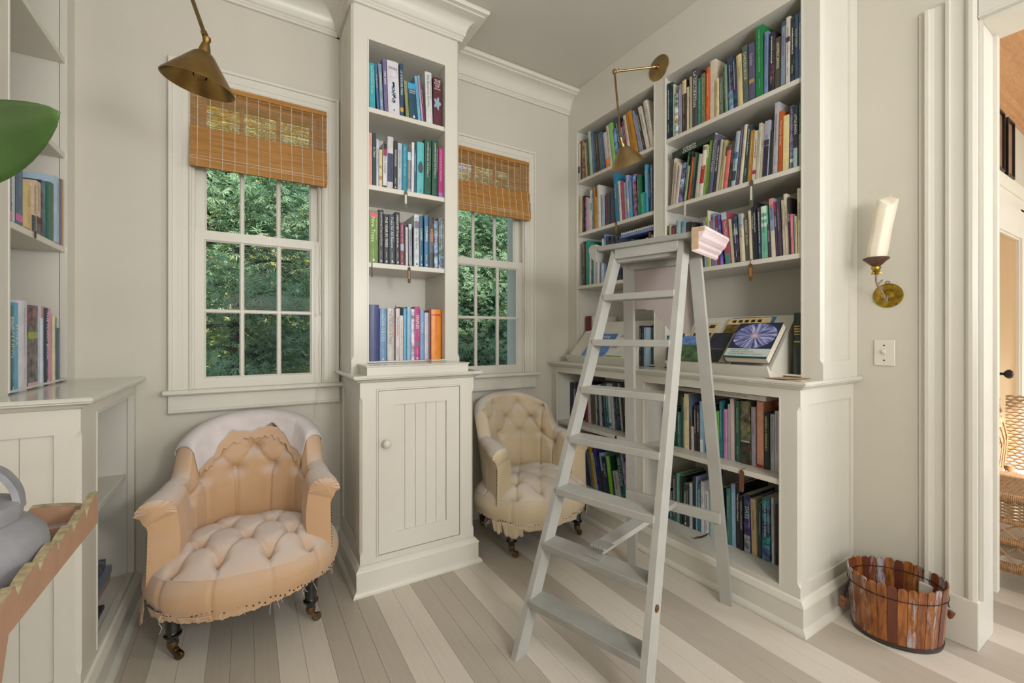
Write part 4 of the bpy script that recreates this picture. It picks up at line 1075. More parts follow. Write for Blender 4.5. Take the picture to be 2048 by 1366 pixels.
(-2.0721,0.0161,0.226,-0.0,'d0cfcf',''),
(-2.0545,0.0075,0.231,-0.0,'6a4a70',''),
(-2.0455,0.0104,0.232,-0.0,'8fb5c9',''),
(-2.0331,0.0167,0.274,-0.0,'c5ccd4','GARDENS','3a3a40'),
(-2.0144,0.0213,0.297,-0.0,'6a8cc9','.','ece8e0'),
(-1.9912,0.0144,0.283,-0.0,'2c2c34','.','ece8e0'),
(-1.9749,0.0114,0.258,-0.0,'4a4a58',''),
(-1.9616,0.0108,0.241,-0.0,'b5b0b8',''),
(-1.9494,0.0149,0.275,-0.0,'26262c','.','ece8e0'),
(-1.9326,0.0083,0.241,-0.0,'a9acb8',''),
(-1.9225,0.0201,0.266,-0.0,'2e2e36','.','ece8e0'),
(-1.9005,0.0127,0.239,-0.0,'4a4c5c',''),
(-1.8861,0.0196,0.259,-0.0,'33343c','.','ece8e0'),
(-1.8647,0.0124,0.218,-0.0,'5a5a60',''),
(-1.8505,0.0149,0.213,-0.0,'2c2c34',''),
(-1.834,0.0104,0.221,-0.0,'b5b8a0',''),
(-1.8219,0.0239,0.217,-0.0,'c9c8a0','.','6a6a50'),
(-1.7929,0.0151,0.227,-0.0,'6d86b8',''),
(-1.7761,0.0125,0.213,-0.0,'30343c',''),
(-1.7619,0.0189,0.213,-0.0,'2f4a44',''),
(-1.7414,0.0106,0.216,-0.0,'283038',''),
(-1.7292,0.0185,0.21,-0.0,'2c3c48',''),
(-1.7091,0.0143,0.209,-0.0,'383c44',''),
(-1.6811,0.0156,0.213,-0.0,'a9b5b5',''),
(-1.6625,0.0184,0.239,-0.0,'6a3a34','.','d0a090'),
(-1.6418,0.0245,0.221,-0.0,'7fa5c0','.','ece8e0')],
'T1':[
(0.488,0.0281,0.211,-0.019,'3fa0ac','Trees of Southern Gardens','d0e8e0'),
(0.5248,0.0112,0.214,-0.055,'4a6a90','The Tree of World','ece8e0'),
(0.5391,0.0164,0.222,-0.049,'7a8fa8','.','ece8e0'),
(0.5586,0.0176,0.251,-0.044,'6d6690','TREE BARK','f0ecf4'),
(0.5773,0.0556,0.252,-0.034,'d6d2d8','=TREES','4a4a55',[],'f'),
(0.635,0.0179,0.257,-0.014,'2f4f6a','LE GUIDE DES TREES','ece8e0',[[0.1,0.18,'c9a050']]),
(0.6627,0.0164,0.179,-0.111,'8a8a60',''),
(0.6806,0.0421,0.174,-0.109,'1f4a5e','=TREES&;SHRUBS','ece8e0',[[0.83,1,'3f9ccf']],'l'),
(0.7245,0.015,0.221,-0.109,'6fb0d0','.','2f6a9a'),
(0.741,0.0094,0.225,-0.108,'b9a5c0','.','5a4a6a'),
(0.7516,0.0091,0.187,-0.101,'7a3450','.','ece8e0'),
(0.7656,0.035,0.258,-0.03,'d0d2d2','The Botanical Garden','5a6066'),
(0.8025,0.0427,0.245,0.0,'5a2434','=THE;BOOK;OF;LEAVES','ece8e0',[],'o')],
'T2':[
(0.4852,0.0165,0.245,0.0,'d99a98',''),
(0.5027,0.0171,0.248,0.0,'1f4038','Le Tilleul','ece8e0'),
(0.5205,0.0114,0.222,0.0,'c3c6d4','.','5a6a8a'),
(0.5332,0.0151,0.178,0.007,'d0c494','','',[[0.2,0.3,'b08a40'],[0.5,0.58,'b09a50']]),
(0.5498,0.0199,0.21,0.01,'d0cfd0','COLOURFUL FOLIAGE','5a3a50',[[0.87,1,'26221f'],[0.72,0.87,'a03a6a'],[0,0.05,'26221f']]),
(0.5707,0.0285,0.248,0.01,'c9c6c8','','',[[0.13,0.68,'3c4864']]),
(0.6011,0.018,0.235,0.009,'33302f','DOGWOODS','ece8e0',[],'l'),
(0.6204,0.0206,0.227,0.006,'b4bcc9','.','5a6070'),
(0.6426,0.0244,0.227,0.005,'2f86a0','TREE COLLECTORS HOUSE','a0d0dc'),
(0.668,0.0189,0.195,0.007,'7a7c88','.','d0d0d0',[[0.8,1,'a9cfe0'],[0,0.08,'a9b0c0']]),
(0.688,0.0135,0.247,0.011,'d5d3d4',''),
(0.7027,0.0117,0.215,0.006,'3a5a78','.','ece8e0'),
(0.7157,0.036,0.256,0.009,'5ab5bc','','',[],'c'),
(0.7551,0.0344,0.281,0.014,'1f5240','CONIFERS AROUND THE WORLD | 1','ece8e0'),
(0.7942,0.0321,0.282,0.008,'1f5240','CONIFERS AROUND THE WORLD | 2','ece8e0'),
(0.8295,0.0246,0.252,0.006,'b0347a','Les Personal Details for Royal Gardens','f0d0e4',[[0.02,0.1,'8a7ac0']])],
'T3':[
(0.4852,0.0427,0.244,0.004,'68883a','New Trees','dfe8b0',[[0.88,0.97,'c9607a']],'l'),
(0.5299,0.0251,0.253,0.0,'33343a','Dwarf Hardy Trees and Shrubs','c9c9d0',[],'l'),
(0.5568,0.0225,0.236,-0.005,'2f3138','THE YEAR IN TREES','ece8e0',[],'l'),
(0.5804,0.0286,0.238,-0.009,'3c4450','Trees for All Seasons','d0d8e0',[],'l'),
(0.6114,0.0224,0.254,-0.008,'2e3034','VARIEGATED Trees & Shrubs','ece8e0',[],'l'),
(0.6356,0.0189,0.207,-0.005,'7a2c48','MAPLES OF THE WORLD','e0b0c0',[[0.35,0.5,'9ab0c4']],'l'),
(0.6553,0.0054,0.199,0.0,'4a5a70',''),
(0.6626,0.0109,0.188,-0.009,'d6c8bc','.','9a7a60'),
(0.6771,0.0165,0.206,-0.011,'8f98ac','.','4a5064',[[0.85,1,'b9bccc']]),
(0.696,0.0066,0.193,0.0,'2f3a38',''),
(0.7035,0.0262,0.255,0.0,'c9d0d4','Conifers for Gardens','4a545c',[[0.74,0.88,'8a7a90']],'l'),
(0.7308,0.0186,0.251,-0.007,'2f607c','CONIFERS','ece8e0',[],'l'),
(0.7563,0.0232,0.262,-0.005,'376f96','CONIFERS','ece8e0',[],'l'),
(0.7801,0.026,0.256,-0.003,'3c3630','ARBRES','e0a050',[[0.3,0.68,'5a5660']]),
(0.8075,0.0208,0.24,-0.007,'7a8aa8','CONIFERS','ece8e0',[],'nl'),
(0.8304,0.0309,0.258,0.0,'5c6668','Gardening with Conifers','c9d0d4',[[0,0.25,'8fa8b8']],'n')],
'T4':[
(0.4906,0.0485,0.273,0.0,'3c4478',''),
(0.5413,0.0336,0.256,0.003,'6d93b8','NEW TREES','b0cce0',[],'l'),
(0.5767,0.033,0.258,0.002,'c9c6c2','THE DECIDUOUS TREES','4a4a4c'),
(0.6104,0.0069,0.258,0.004,'6a6058','','',[[0.5,0.68,'b04a3a']]),
(0.6185,0.0198,0.259,0.005,'d0c4c6','.','5a5058'),
(0.639,0.016,0.225,0.006,'d8cfc8','.','b07050'),
(0.656,0.0161,0.26,0.005,'5aa5cf',''),
(0.6735,0.0209,0.269,0.004,'8fb5d0',''),
(0.6958,0.0165,0.259,0.0,'a9a2b4','','',[],'n'),
(0.713,0.0274,0.271,0.0,'b8357f','MAPLES','ece8e0',[[0.28,0.36,'7a6a80']],'l'),
(0.7417,0.0223,0.258,0.0,'7a9cc9','Hydrangea','e0ecf8'),
(0.7647,0.0228,0.243,0.0,'bdbccb',''),
(0.789,0.0101,0.252,0.003,'7a3028',''),
(0.7999,0.0521,0.26,0.0,'e58a24','.','b06010',[[0.87,0.91,'c04030']])],
'D1':[
(-1.4605,0.0151,0.2,-0.0,'4a5450',''),
(-1.4437,0.0149,0.192,-0.0,'1f3a34','.','ece8e0'),
(-1.4276,0.0192,0.174,-0.0,'2f6a60','.','b0d0c0'),
(-1.4071,0.0117,0.259,-0.0,'2a4a48',''),
(-1.3942,0.01,0.251,-0.032,'c9bd98','TOPAL GARDEN','4a4030'),
(-1.3834,0.0217,0.27,-0.021,'d5c8a5','SINIOUPI','9a8a60'),
(-1.3602,0.0101,0.265,-0.0,'5a6a80','','',[[0,0.6,'4a4440']]),
(-1.3474,0.0119,0.114,-0.02,'c5c0bc','.','6a6a6a'),
(-1.3335,0.0129,0.217,-0.014,'3a3030','.','ece8e0'),
(-1.3195,0.0161,0.219,-0.017,'28262a','JARDINS DE PROVENCE','ece8e0'),
(-1.3022,0.0163,0.242,-0.012,'8fb0c9','','',[[0,0.25,'d5d5d5']]),
(-1.2841,0.0189,0.241,-0.012,'9aa0a0',''),
(-1.2637,0.0165,0.227,-0.013,'4a5a54',''),
(-1.2458,0.0218,0.236,-0.012,'2c3430',''),
(-1.2226,0.0076,0.225,-0.023,'2f3c44','GREEN GARDENS','a0b0c0'),
(-1.2132,0.0155,0.209,-0.013,'6fae5a',''),
(-1.1954,0.0125,0.257,-0.016,'2f7a80','.','a0d0d0'),
(-1.1805,0.022,0.223,-0.006,'c98ac0','.','a060a0'),
(-1.1569,0.0079,0.248,-0.005,'a9a5a5',''),
(-1.1474,0.0172,0.275,-0.014,'cdbdb8',''),
(-1.1238,0.0206,0.268,-0.01,'2f5a4c','.','a0c0b0'),
(-1.1007,0.0451,0.271,-0.005,'5a5a44','','',[[0.0,0.35,'34302a'],[0.35,0.37,'b9b49c']],'n'),
(-1.0526,0.0193,0.251,-0.007,'a49cae','ITALIAN','7a7080'),
(-1.0304,0.0293,0.278,-0.004,'e0a080','PASSIONATE','ecbca0',[[0,0.05,'b0322c']]),
(-0.9985,0.0226,0.232,-0.005,'2a2c30','GARDENS at SISSINGHURST','e8d8a0'),
(-0.9753,0.0173,0.231,-0.004,'b5bcc4','ENGLISH COTTAGE GARDENING','5a626a'),
(-0.9566,0.0171,0.248,-0.002,'c5bfc4','THE GARDENS IN THE ROYAL PARK AT WINDSOR','6a6a74')],
'D2':[
(-1.5261,0.0125,0.159,-0.0,'3a3c44',''),
(-1.5111,0.0161,0.144,-0.0,'3f7078','.','ece8e0'),
(-1.4925,0.0207,0.237,-0.0,'4a4448','.','ece8e0'),
(-1.47,0.0221,0.253,-0.0,'5a9a8a','.','b0dccc'),
(-1.4461,0.0141,0.244,-0.0,'26302f',''),
(-1.4285,0.0329,0.211,-0.008,'2c3a38','Catalogue','d8dcd8',[],'l'),
(-1.3939,0.0186,0.221,-0.005,'c9d0d8','.','7a8490'),
(-1.373,0.0134,0.258,-0.004,'2c343c',''),
(-1.358,0.0094,0.264,-0.004,'8a9cc5',''),
(-1.347,0.018,0.23,-0.005,'2f7a80','THE LOST GARDENS','ece8e0'),
(-1.3263,0.0155,0.25,-0.004,'d0ccd4','LETTERS','b05a70'),
(-1.3092,0.0253,0.211,-0.005,'d5d6d8','.','3a3a40'),
(-1.2824,0.0216,0.214,-0.01,'a5bcc0',''),
(-1.2587,0.0202,0.248,-0.01,'3a4a50',''),
(-1.2364,0.0228,0.246,-0.01,'26302c',''),
(-1.2112,0.0136,0.25,-0.039,'26262a','The English Garden','ece8e0'),
(-1.1946,0.0201,0.256,-0.008,'3f7a74','.','a0d0c0'),
(-1.1731,0.0212,0.283,-0.01,'8fb0d4','.','e0e8f0'),
(-1.1501,0.0198,0.287,-0.01,'24282e','Private Gardens of England','ece8e0'),
(-1.1289,0.0145,0.242,-0.008,'262022','GARDENS at SISSINGHURST','d0c8b0'),
(-1.1121,0.0302,0.256,-0.007,'3a4668','DAYS','e0e4ec',[[0.0,0.3,'9098a0']],'n'),
(-1.0767,0.0237,0.245,-0.036,'c9b48e','Natural Planting','6a5030'),
(-1.0466,0.0127,0.237,-0.011,'2f4a44','.','a0b8b0'),
(-1.0327,0.0346,0.269,-0.006,'3f6a80','COLOUR IN YOUR GARDEN','e8eef0',[[0,0.25,'5a7a94']],'n'),
(-0.9908,0.01,0.276,-0.012,'d0d0d4','.','6a6a70'),
(-0.978,0.0178,0.249,-0.005,'2a2430','')],
'C1':[
(-2.3575,0.013,0.231,-0.0,'3a3a44','','',[],'n'),
(-2.3434,0.0119,0.233,-0.0,'4a5a6a','','',[],'n'),
(-2.3299,0.0281,0.241,0.004,'a9b5c4','.','5a6470'),
(-2.3003,0.0376,0.243,0.004,'20283a',''),
(-2.2608,0.027,0.243,0.004,'2f3448','FLOWERS','ece8e0'),
(-2.2313,0.0313,0.244,-0.0,'39405a',''),
(-2.1976,0.0213,0.243,-0.0,'2f3a40',''),
(-2.174,0.0303,0.249,-0.0,'4a4a50',''),
(-2.1391,0.0137,0.218,-0.021,'8a3a44','','',[],'n'),
(-2.1186,0.0337,0.229,-0.04,'b5a9a4',''),
(-2.0817,0.0343,0.236,-0.114,'4a463e',''),
(-2.0449,0.0168,0.245,-0.135,'b9c4b9',''),
(-2.0268,0.0196,0.249,-0.139,'2a3634','.','ece8e0'),
(-2.0059,0.0244,0.255,-0.143,'9c9aa8',''),
(-1.9803,0.0157,0.254,-0.142,'2c2830','.','c0b0b8'),
(-1.9633,0.0213,0.261,-0.125,'2f5a60','.','a0c8c0'),
(-1.9408,0.019,0.263,-0.128,'2f6a70','.','ece8e0'),
(-1.9206,0.0207,0.269,-0.152,'b5c4cc','','',[[0.05,0.12,'3a3a44']]),
(-1.8988,0.0204,0.268,-0.165,'c9c6cc',''),
(-1.8772,0.0201,0.27,-0.165,'3a4a5a','.','a0b0c0',[],'n'),
(-1.8559,0.0236,0.272,-0.17,'323f4c','.','90a8b8',[],'n'),
(-1.8312,0.0195,0.276,-0.168,'b0b8bc',''),
(-1.8102,0.017,0.276,-0.165,'3a3634',''),
(-1.7917,0.0168,0.289,-0.156,'2a2528','.','d0b0a0'),
(-1.7734,0.0216,0.286,-0.152,'d0c9a8','.','6a6a60')],
'C2':[
(-2.1438,0.0183,0.223,-0.233,'2c3448',''),
(-2.1232,0.0181,0.227,-0.236,'333c54',''),
(-2.1038,0.017,0.229,-0.238,'2f3340',''),
(-2.0845,0.019,0.225,-0.239,'5a6a8c',''),
(-2.0642,0.0214,0.254,-0.212,'b59a30','.','6a5a10'),
(-2.0416,0.0168,0.223,-0.235,'c9c0b5','.','6a7a6a'),
(-2.0222,0.0153,0.255,-0.197,'3a4a70','','',[],'n'),
(-2.0052,0.0177,0.212,-0.224,'3a3c60',''),
(-1.9859,0.017,0.217,-0.217,'2c2c30',''),
(-1.9672,0.0168,0.238,-0.195,'8fa9c9','','',[[0,0.55,'2f3648']]),
(-1.9488,0.0287,0.221,-0.198,'2f3648','the gardens','ece8e0'),
(-1.9165,0.0257,0.231,-0.176,'86c93a','','',[[0.6,1,'9ad07a']]),
(-1.8884,0.0152,0.239,-0.158,'1f4a2c',''),
(-1.8694,0.0438,0.156,-0.233,'d5d5dc','GARDENS','2a2a30',[],'l'),
(-1.8233,0.0392,0.257,-0.288,'2f5a60','THE GARDENS','ece8e0',[],'n'),
(-1.7826,0.0232,0.288,-0.249,'8a86ae','.','ece8e0',[],'n')],
'E2':[
(1.7657,0.0413,0.17,0.0,'c9d0d0','','',[[0.38,0.7,'2f6a3a'],[0.12,0.38,'b5527a'],[0,0.12,'2f3a34']]),
(1.8108,0.0204,0.163,0.0,'2f5a58','.','ece8e0',[[0,0.15,'d06aa0']]),
(1.8338,0.0171,0.169,0.0,'c0c4d0',''),
(1.8549,0.0489,0.169,0.0,'3a5a78','.','9ac0d0',[[0.05,0.18,'c95a9a']]),
(1.9074,0.0532,0.139,0.0,'d0b57a','.','8a6a30'),
(1.9636,0.0361,0.154,0.0,'cdb59a','.','5a4a40',[[0,0.33,'3c4450']]),
(2.0029,0.0362,0.17,0.0,'cdb59a','.','5a4a40',[[0,0.33,'4a4c50'],[0.2,0.3,'d07a2a']]),
(2.0424,0.0362,0.184,0.0,'3c4a60','','',[],'n'),
(2.0955,0.0282,0.195,0.0,'2f6a58',''),
(2.1265,0.0254,0.201,0.0,'3a5a50',''),
(2.1558,0.0483,0.234,0.0,'a9c0d4','.','5a6a80'),
(2.2071,0.0226,0.239,0.0,'4a5a8a',''),
(2.2328,0.0147,0.245,0.0,'b58a50','')],
'E3':[
(1.7641,0.043,0.265,0.0,'4a4038','PLANTS','d8b878',[[0.75,1,'5a7a8a']]),
(1.8092,0.0339,0.255,0.0,'4f6a70','PLANTING','c9d8c0',[[0.73,0.88,'8a94a0'],[0,0.17,'3f5a66']],'l'),
(1.8448,0.028,0.266,0.0,'4fa5c9','FLORA','d8e8f0'),
(1.8746,0.0594,0.275,0.0,'d0cdd6','.','8a8a94'),
(1.9359,0.0796,0.265,0.0,'55504f','','',[[0.6,0.68,'8fa030'],[0.78,1,'6a4a50'],[0.02,0.08,'d0a0a8']],'n'),
(2.0176,0.0148,0.267,0.0,'c0cad4',''),
(2.0345,0.0268,0.267,0.0,'c9d0dc','.','5a6a80',[[0.85,1,'c08a80']]),
(2.0643,0.0361,0.263,0.0,'2f3448','THE PLANT BOOK','eceef0',[],'l'),
(2.1043,0.0187,0.262,0.0,'c98ab0',''),
(2.1254,0.0135,0.248,0.0,'d0a07a','.','8a5a3a'),
(2.1413,0.0253,0.237,0.0,'d8cdb0','.','5a5a4a'),
(2.1691,0.0109,0.233,0.0,'2f6a70',''),
(2.1825,0.0222,0.197,0.0,'56667a','.','ece8e0')],
}
# ================================================================== BOOKS
def cover_mat(name, photo):
    m = bpy.data.materials.new(name); m.use_nodes = True; k = NT(m)
    oi = k.new('ShaderNodeObjectInfo'); tc = k.new('ShaderNodeTexCoord')
    n = k.new('ShaderNodeTexNoise'); n.inputs['Scale'].default_value = 60 if photo else 30; n.inputs['Detail'].default_value = 4
    ad = k.new('ShaderNodeVectorMath', operation='ADD'); k.link(tc.outputs['Object'], ad.inputs[0])
    cb = k.new('ShaderNodeCombineXYZ'); ml = k.new('ShaderNodeMath', operation='MULTIPLY'); ml.inputs[1].default_value = 37; k.link(oi.outputs['Random'], ml.inputs[0])
    for i in range(3): k.link(ml.outputs[0], cb.inputs[i])
    k.link(cb.outputs[0], ad.inputs[1]); k.link(ad.outputs[0], n.inputs['Vector'])
    if photo:
        n.inputs['Scale'].default_value = 38
        h = k.new('ShaderNodeHueSaturation'); k.link(oi.outputs['Color'], h.inputs['Color']); h.inputs['Saturation'].default_value = 1.15
        r1 = k.new('ShaderNodeMapRange'); r1.inputs[1].default_value = .35; r1.inputs[2].default_value = .65; r1.inputs[3].default_value = .35; r1.inputs[4].default_value = 2.1
        k.link(n.outputs[0], r1.inputs[0]); k.link(r1.outputs[0], h.inputs['Value'])
        n2 = k.new('ShaderNodeTexNoise'); n2.inputs['Scale'].default_value = 16; k.link(ad.outputs[0], n2.inputs['Vector'])
        r2 = k.new('ShaderNodeMapRange'); r2.inputs[1].default_value = .3; r2.inputs[2].default_value = .7; r2.inputs[3].default_value = .42; r2.inputs[4].default_value = .58; k.link(n2.outputs[0], r2.inputs[0]); k.link(r2.outputs[0], h.inputs['Hue'])
        k.link(h.outputs[0], k.b.inputs['Base Color'])
    else:
        h = k.new('ShaderNodeHueSaturation'); k.link(oi.outputs['Color'], h.inputs['Color'])
        r1 = k.new('ShaderNodeMapRange'); r1.inputs[1].default_value = .3; r1.inputs[2].default_value = .7; r1.inputs[3].default_value = .9; r1.inputs[4].default_value = 1.1
        k.link(n.outputs[0], r1.inputs[0]); k.link(r1.outputs[0], h.inputs['Value']); k.link(h.outputs[0], k.b.inputs['Base Color'])
    k.b.inputs['Roughness'].default_value = .42; k.b.inputs['Coat Weight'].default_value = .12; k.b.inputs['Coat Roughness'].default_value = .25
    return m
M['cover'] = cover_mat('book_cover', False); M['photo'] = cover_mat('photo_book_cover', True)
M['print'] = bpy.data.materials.new('spine_print'); M['print'].use_nodes = True; k = NT(M['print'])
oi = k.new('ShaderNodeObjectInfo'); k.link(oi.outputs['Color'], k.b.inputs['Base Color']); k.b.inputs['Roughness'].default_value = .5
# lettering meshes: all made at once from the built-in font
TEXTS = {}
def want(s):
    if s not in TEXTS: TEXTS[s] = None
for nm, rows in ROWS.items():
    for q in rows:
        ti = q[5]
        if ti and ti != '.':
            for part in (ti[1:].split(';') if ti[0] == '=' else [ti]): want(part)
EXTRA = ['OUDOLF', 'HUMMELO', 'THE ENGLISH GARDEN', 'stone', 'Design &', 'Landsca', 'pes', 'ANNUALS AND', 'TENDER PLANTS IN', 'NORTH AMERICAN GARDENS', 'RHODO', 'DENDRON', 'BOOK']
for s in EXTRA: want(s)
tmp = []
for s in TEXTS:
    cu = bpy.data.curves.new('lettering', 'FONT'); cu.body = s; cu.size = 1; cu.resolution_u = 2; cu.space_character = 1.04
    o = bpy.data.objects.new('lettering', cu); COL.objects.link(o); tmp.append((s, o))
bpy.context.view_layer.update(); dg_ = bpy.context.evaluated_depsgraph_get()
for s, o in tmp:
    me = bpy.data.meshes.new_from_object(o.evaluated_get(dg_)); n = len(me.vertices); co = np.zeros(n*3); me.vertices.foreach_get('co', co); co = co.reshape(n, 3)
    fs = [tuple(p.vertices) for p in me.polygons]; mn, mx = co.min(0), co.max(0)
    co[:, 0] -= (mn[0]+mx[0])/2; co[:, 1] -= (mn[1]+mx[1])/2
    TEXTS[s] = (co[:, :2], fs, mx[0]-mn[0], mx[1]-mn[1]); bpy.data.meshes.remove(me)
for s, o in tmp:
    cu = o.data; bpy.data.objects.remove(o); bpy.data.curves.remove(cu)
def lettering(b, s, cx, cz, y, length, hmax, vertical=True, rotfn=None):
    """flat letters on the plane y; vertical = reading downwards"""
    co, fs, L, Hh = TEXTS[s]; sc_ = min(length/L, hmax/Hh)
    if vertical: v = [(cx+p[1]*sc_, y, cz-p[0]*sc_) for p in co]
    else: v = [(cx+p[0]*sc_, y, cz+p[1]*sc_) for p in co]
    b.add(v, fs); return L*sc_
def pseudo(b, rr, cx, z1, z0, y, hh):
    """lettering too small to read: word-shaped runs of tiny strokes"""
    z = z1
    while z > z0:
        n = rr.randint(3, 8)
        for _ in range(n):
            if z <= z0: break
            w = hh*rr.uniform(.25, .5); a = hh*rr.choice((.5, .7, .7, 1))
            b.add([(cx-hh/2, y, z), (cx-hh/2+a, y, z), (cx-hh/2+a, y, z-w), (cx-hh/2, y, z-w)], [(0, 1, 2, 3)]); z -= w+hh*.14
        z -= hh*.4
def bulge(x, w, bg_): return -bg_*(1-((x-w/2)/(w/2))**2)
def make_book(rr, label, group, loc, rz, w, h, depth, lean, hexc, title, tcol, bands, flags):
    w = max(.005, w-.0012); hard = w > .017 and rr.random() < .7; bg_ = min(.0035, w*.12) if hard else .0005; th = min(.0022, w*.16)
    xs_ = [0, w*.12, w*.3, w*.5, w*.7, w*.88, w]; outer = [(x, bulge(x, w, bg_)) for x in xs_]
    prof = outer+[(w, depth), (w-th, depth), (w-th, th+.001)]+[(x, bulge(x, w, bg_)+th+.001) for x in (w*.7, w*.5, w*.3)]+[(th, th+.001), (th, depth), (0, depth)]
    me = MB().prism([(x, y, 0) for x, y in prof], (0, 0, h)).mesh('book', M['photo'] if 'n' in flags else M['cover'])
    o = bpy.data.objects.new('book', me); COL.objects.link(o); tag(o, label, 'book', group)
    lift = w*math.sin(lean) if lean > 0 else 0
    o.location = (loc[0], loc[1], loc[2]+lift+.0004); o.rotation_euler = (0, lean, rz); o.color = (*srgb(hexc), 1)
    i_ = .0028 if hard else .0003
    if w-2*th > .002: B('pages', M['page'], o, (th+.0001, w-th-.0001, th+.0015, depth-(.003 if hard else .0003), i_, h-i_))
    y = -bg_-.0006
    for (f0, f1, hx) in bands:
        pr = [(x, bulge(x, w, bg_)-.0003) for x in [w*.04]+xs_[1:-1]+[w*.96]]; pr += [(w*.96, .0002), (w*.04, .0002)] if not hard else [(w*.96, bulge(w*.96, w, bg_)+.0004), (w*.04, bulge(w*.04, w, bg_)+.0004)]
        q = MB().prism([(a, c, h*f0+.0003) for a, c in pr], (0, 0, h*(f1-f0)-.0006)).build('spine_panel', M['photo'] if (f1-f0 > .12 and 'n' in flags) else M['cover'], o); q.color = (*srgb(hx), 1)
    if title or flags:
        b = MB(); cx = w/2
        if title and title[0] == '=':
            ln = title[1:].split(';'); top = .86 if len(ln) < 3 else .93
            if 'l' in flags: top = .78
            for i, s in enumerate(ln):
                b2 = MB(); lettering(b2, s, cx, h*(top-.055*i), y-.0003, w*.78, .013, False); t_ = b2.build('spine_title', M['print'], o); t_.color = (*srgb(tcol or 'ece8e0'), 1)
        elif title == '.':
            hh = max(.0018, min(w*.26, .0045)); pseudo(b, rr, cx, h*rr.uniform(.82, .95), h*rr.uniform(.3, .5), y-.0003, hh)
            if w > .014: pseudo(b, rr, cx, h*.25, h*.12, y-.0003, hh*.7)
        elif title:
            up = max([f1 for f0, f1, _ in bands if f1 < .5], default=.1); L = lettering(b, title, cx-(w*.06 if w > .03 else 0), h*(.95-.5*min(.62, .95-up-.12))-.0, y-.0003, h*min(.62, .93-up-.1), min(w*.52, .017))
            if w > .016 and 'l' in flags: pseudo(b, rr, cx, h*.24, h*.13, y-.0003, .0028)
            if w > .024: pseudo(b, rr, w*.82, h*.86, h*.45, y-.0003+bg_*.35, .0024)
        if 'l' in flags:   # small fir tree publisher's device
            s_ = min(w*.2, .006); b.add([(cx-s_, y-.0003, h*.035), (cx+s_, y-.0003, h*.035), (cx, y-.0003, h*.035+s_*2.6)], [(0, 1, 2)])
        if 'f' in flags or 'c' in flags:
            pass
        if b.v:
            t_ = b.build('spine_title', M['print'], o); t_.color = (*srgb(tcol or 'ece8e0'), 1)
        if 'f' in flags:   # blue fir illustration
            q = MB(); rr2 = random.Random(5)
            for i in range(60):
                f = rr2.random(); zz = h*(.22+.38*f); ww = w*.24*(1-abs(f-.35)*1.1)*rr2.uniform(.3, 1); xx = cx+rr2.uniform(-1, 1)*ww; s_ = .004
                q.add([(xx-s_, y-.0004, zz), (xx, y-.0004, zz-s_*.8), (xx+s_, y-.0004, zz), (xx, y-.0004, zz+s_)], [(0, 1, 2, 3)])
            q.add([(cx-.005, y-.0004, h*.06), (cx+.005, y-.0004, h*.06), (cx, y-.0004, h*.06+.014)], [(0, 1, 2)])
            for i in range(5): xx = cx+(i-2)*w*.15; q.add([(xx-.0018, y-.0004, h*.69), (xx+.0018, y-.0004, h*.69), (xx, y-.0004, h*.69+.005)], [(0, 1, 2)])
            q = stuff(q.build('tree_print', M['print'], o)); q.color = (*srgb('5f7fa8'), 1)
        if 'o' in flags:   # pale oak leaf
            q = MB(); pts = []
            for i in range(40):
                a = 2*PI*i/40; r = .020*(1+.28*math.cos(5*a)); pts.append((cx+r*.78*math.cos(a), y-.0004, h*.47+r*1.35*math.sin(a)))
            q.add(pts+[(cx, y-.0004, h*.47)], [(i, (i+1) % 40, 40) for i in range(40)]); q = q.build('leaf_print', M['print'], o); q.color = (*srgb('8fa6bc'), 1)
        if 'c' in flags:   # cone
            q = MB(); rr2 = random.Random(6); pts = [(cx+.013*math.cos(a)*(1 if math.sin(a) < 0 else 1-.55*math.sin(a)), y-.0004, h*.52+.031*math.sin(a)) for a in [2*PI*i/24 for i in range(24)]]
            q.add(pts, [tuple(range(24))]); q.add([(cx-.0035, y-.0004, h*.05), (cx+.0035, y-.0004, h*.05), (cx, y-.0004, h*.05+.013)], [(0, 1, 2)]); q = q.build('cone_print', M['print'], o); q.color = (*srgb('3f5560'), 1)
    return o
ORD = 'first second third fourth fifth sixth seventh eighth ninth tenth eleventh twelfth thirteenth fourteenth fifteenth sixteenth seventeenth eighteenth nineteenth'.split()
def ordw(n):
    if n <= 19: return ORD[n-1]
    t = {2: 'twent', 3: 'thirt', 4: 'fort'}[n//10]
    return t+'ieth' if n % 10 == 0 else t+'y-'+ORD[n % 10-1]
import colorsys
def cname(hx):
    r, g, b_ = [int(hx[i:i+2], 16)/255 for i in (0, 2, 4)]; h, s, v = colorsys.rgb_to_hsv(r, g, b_); h *= 360
    if s < .12: return 'black' if v < .25 else 'charcoal' if v < .38 else 'grey' if v < .66 else 'pale grey' if v < .78 else 'white'
    if s < .26 and v > .7: return 'cream' if 20 < h < 75 else 'pale green' if h < 170 else 'pale blue' if h < 250 else 'pale pink'
    d = 'dark ' if v < .36 else ''
    if h < 14 or h > 345: return d+('red' if s > .45 else 'dusty rose' if v > .4 else 'brown')
    if h < 45: return 'orange' if s > .6 and v > .7 else 'tan' if v > .6 else 'brown'
    if h < 66: return 'yellow' if s > .5 and v > .6 else 'olive' if v < .6 else 'straw coloured'
    if h < 165: return d+('green' if s > .3 else 'sage green')
    if h < 200: return d+'teal'
    if h < 250: return 'navy' if v < .4 else 'blue' if s > .3 else 'grey blue'
    if h < 290: return d+'purple' if v < .6 else 'lilac'
    return d+('plum' if v < .55 else 'magenta')
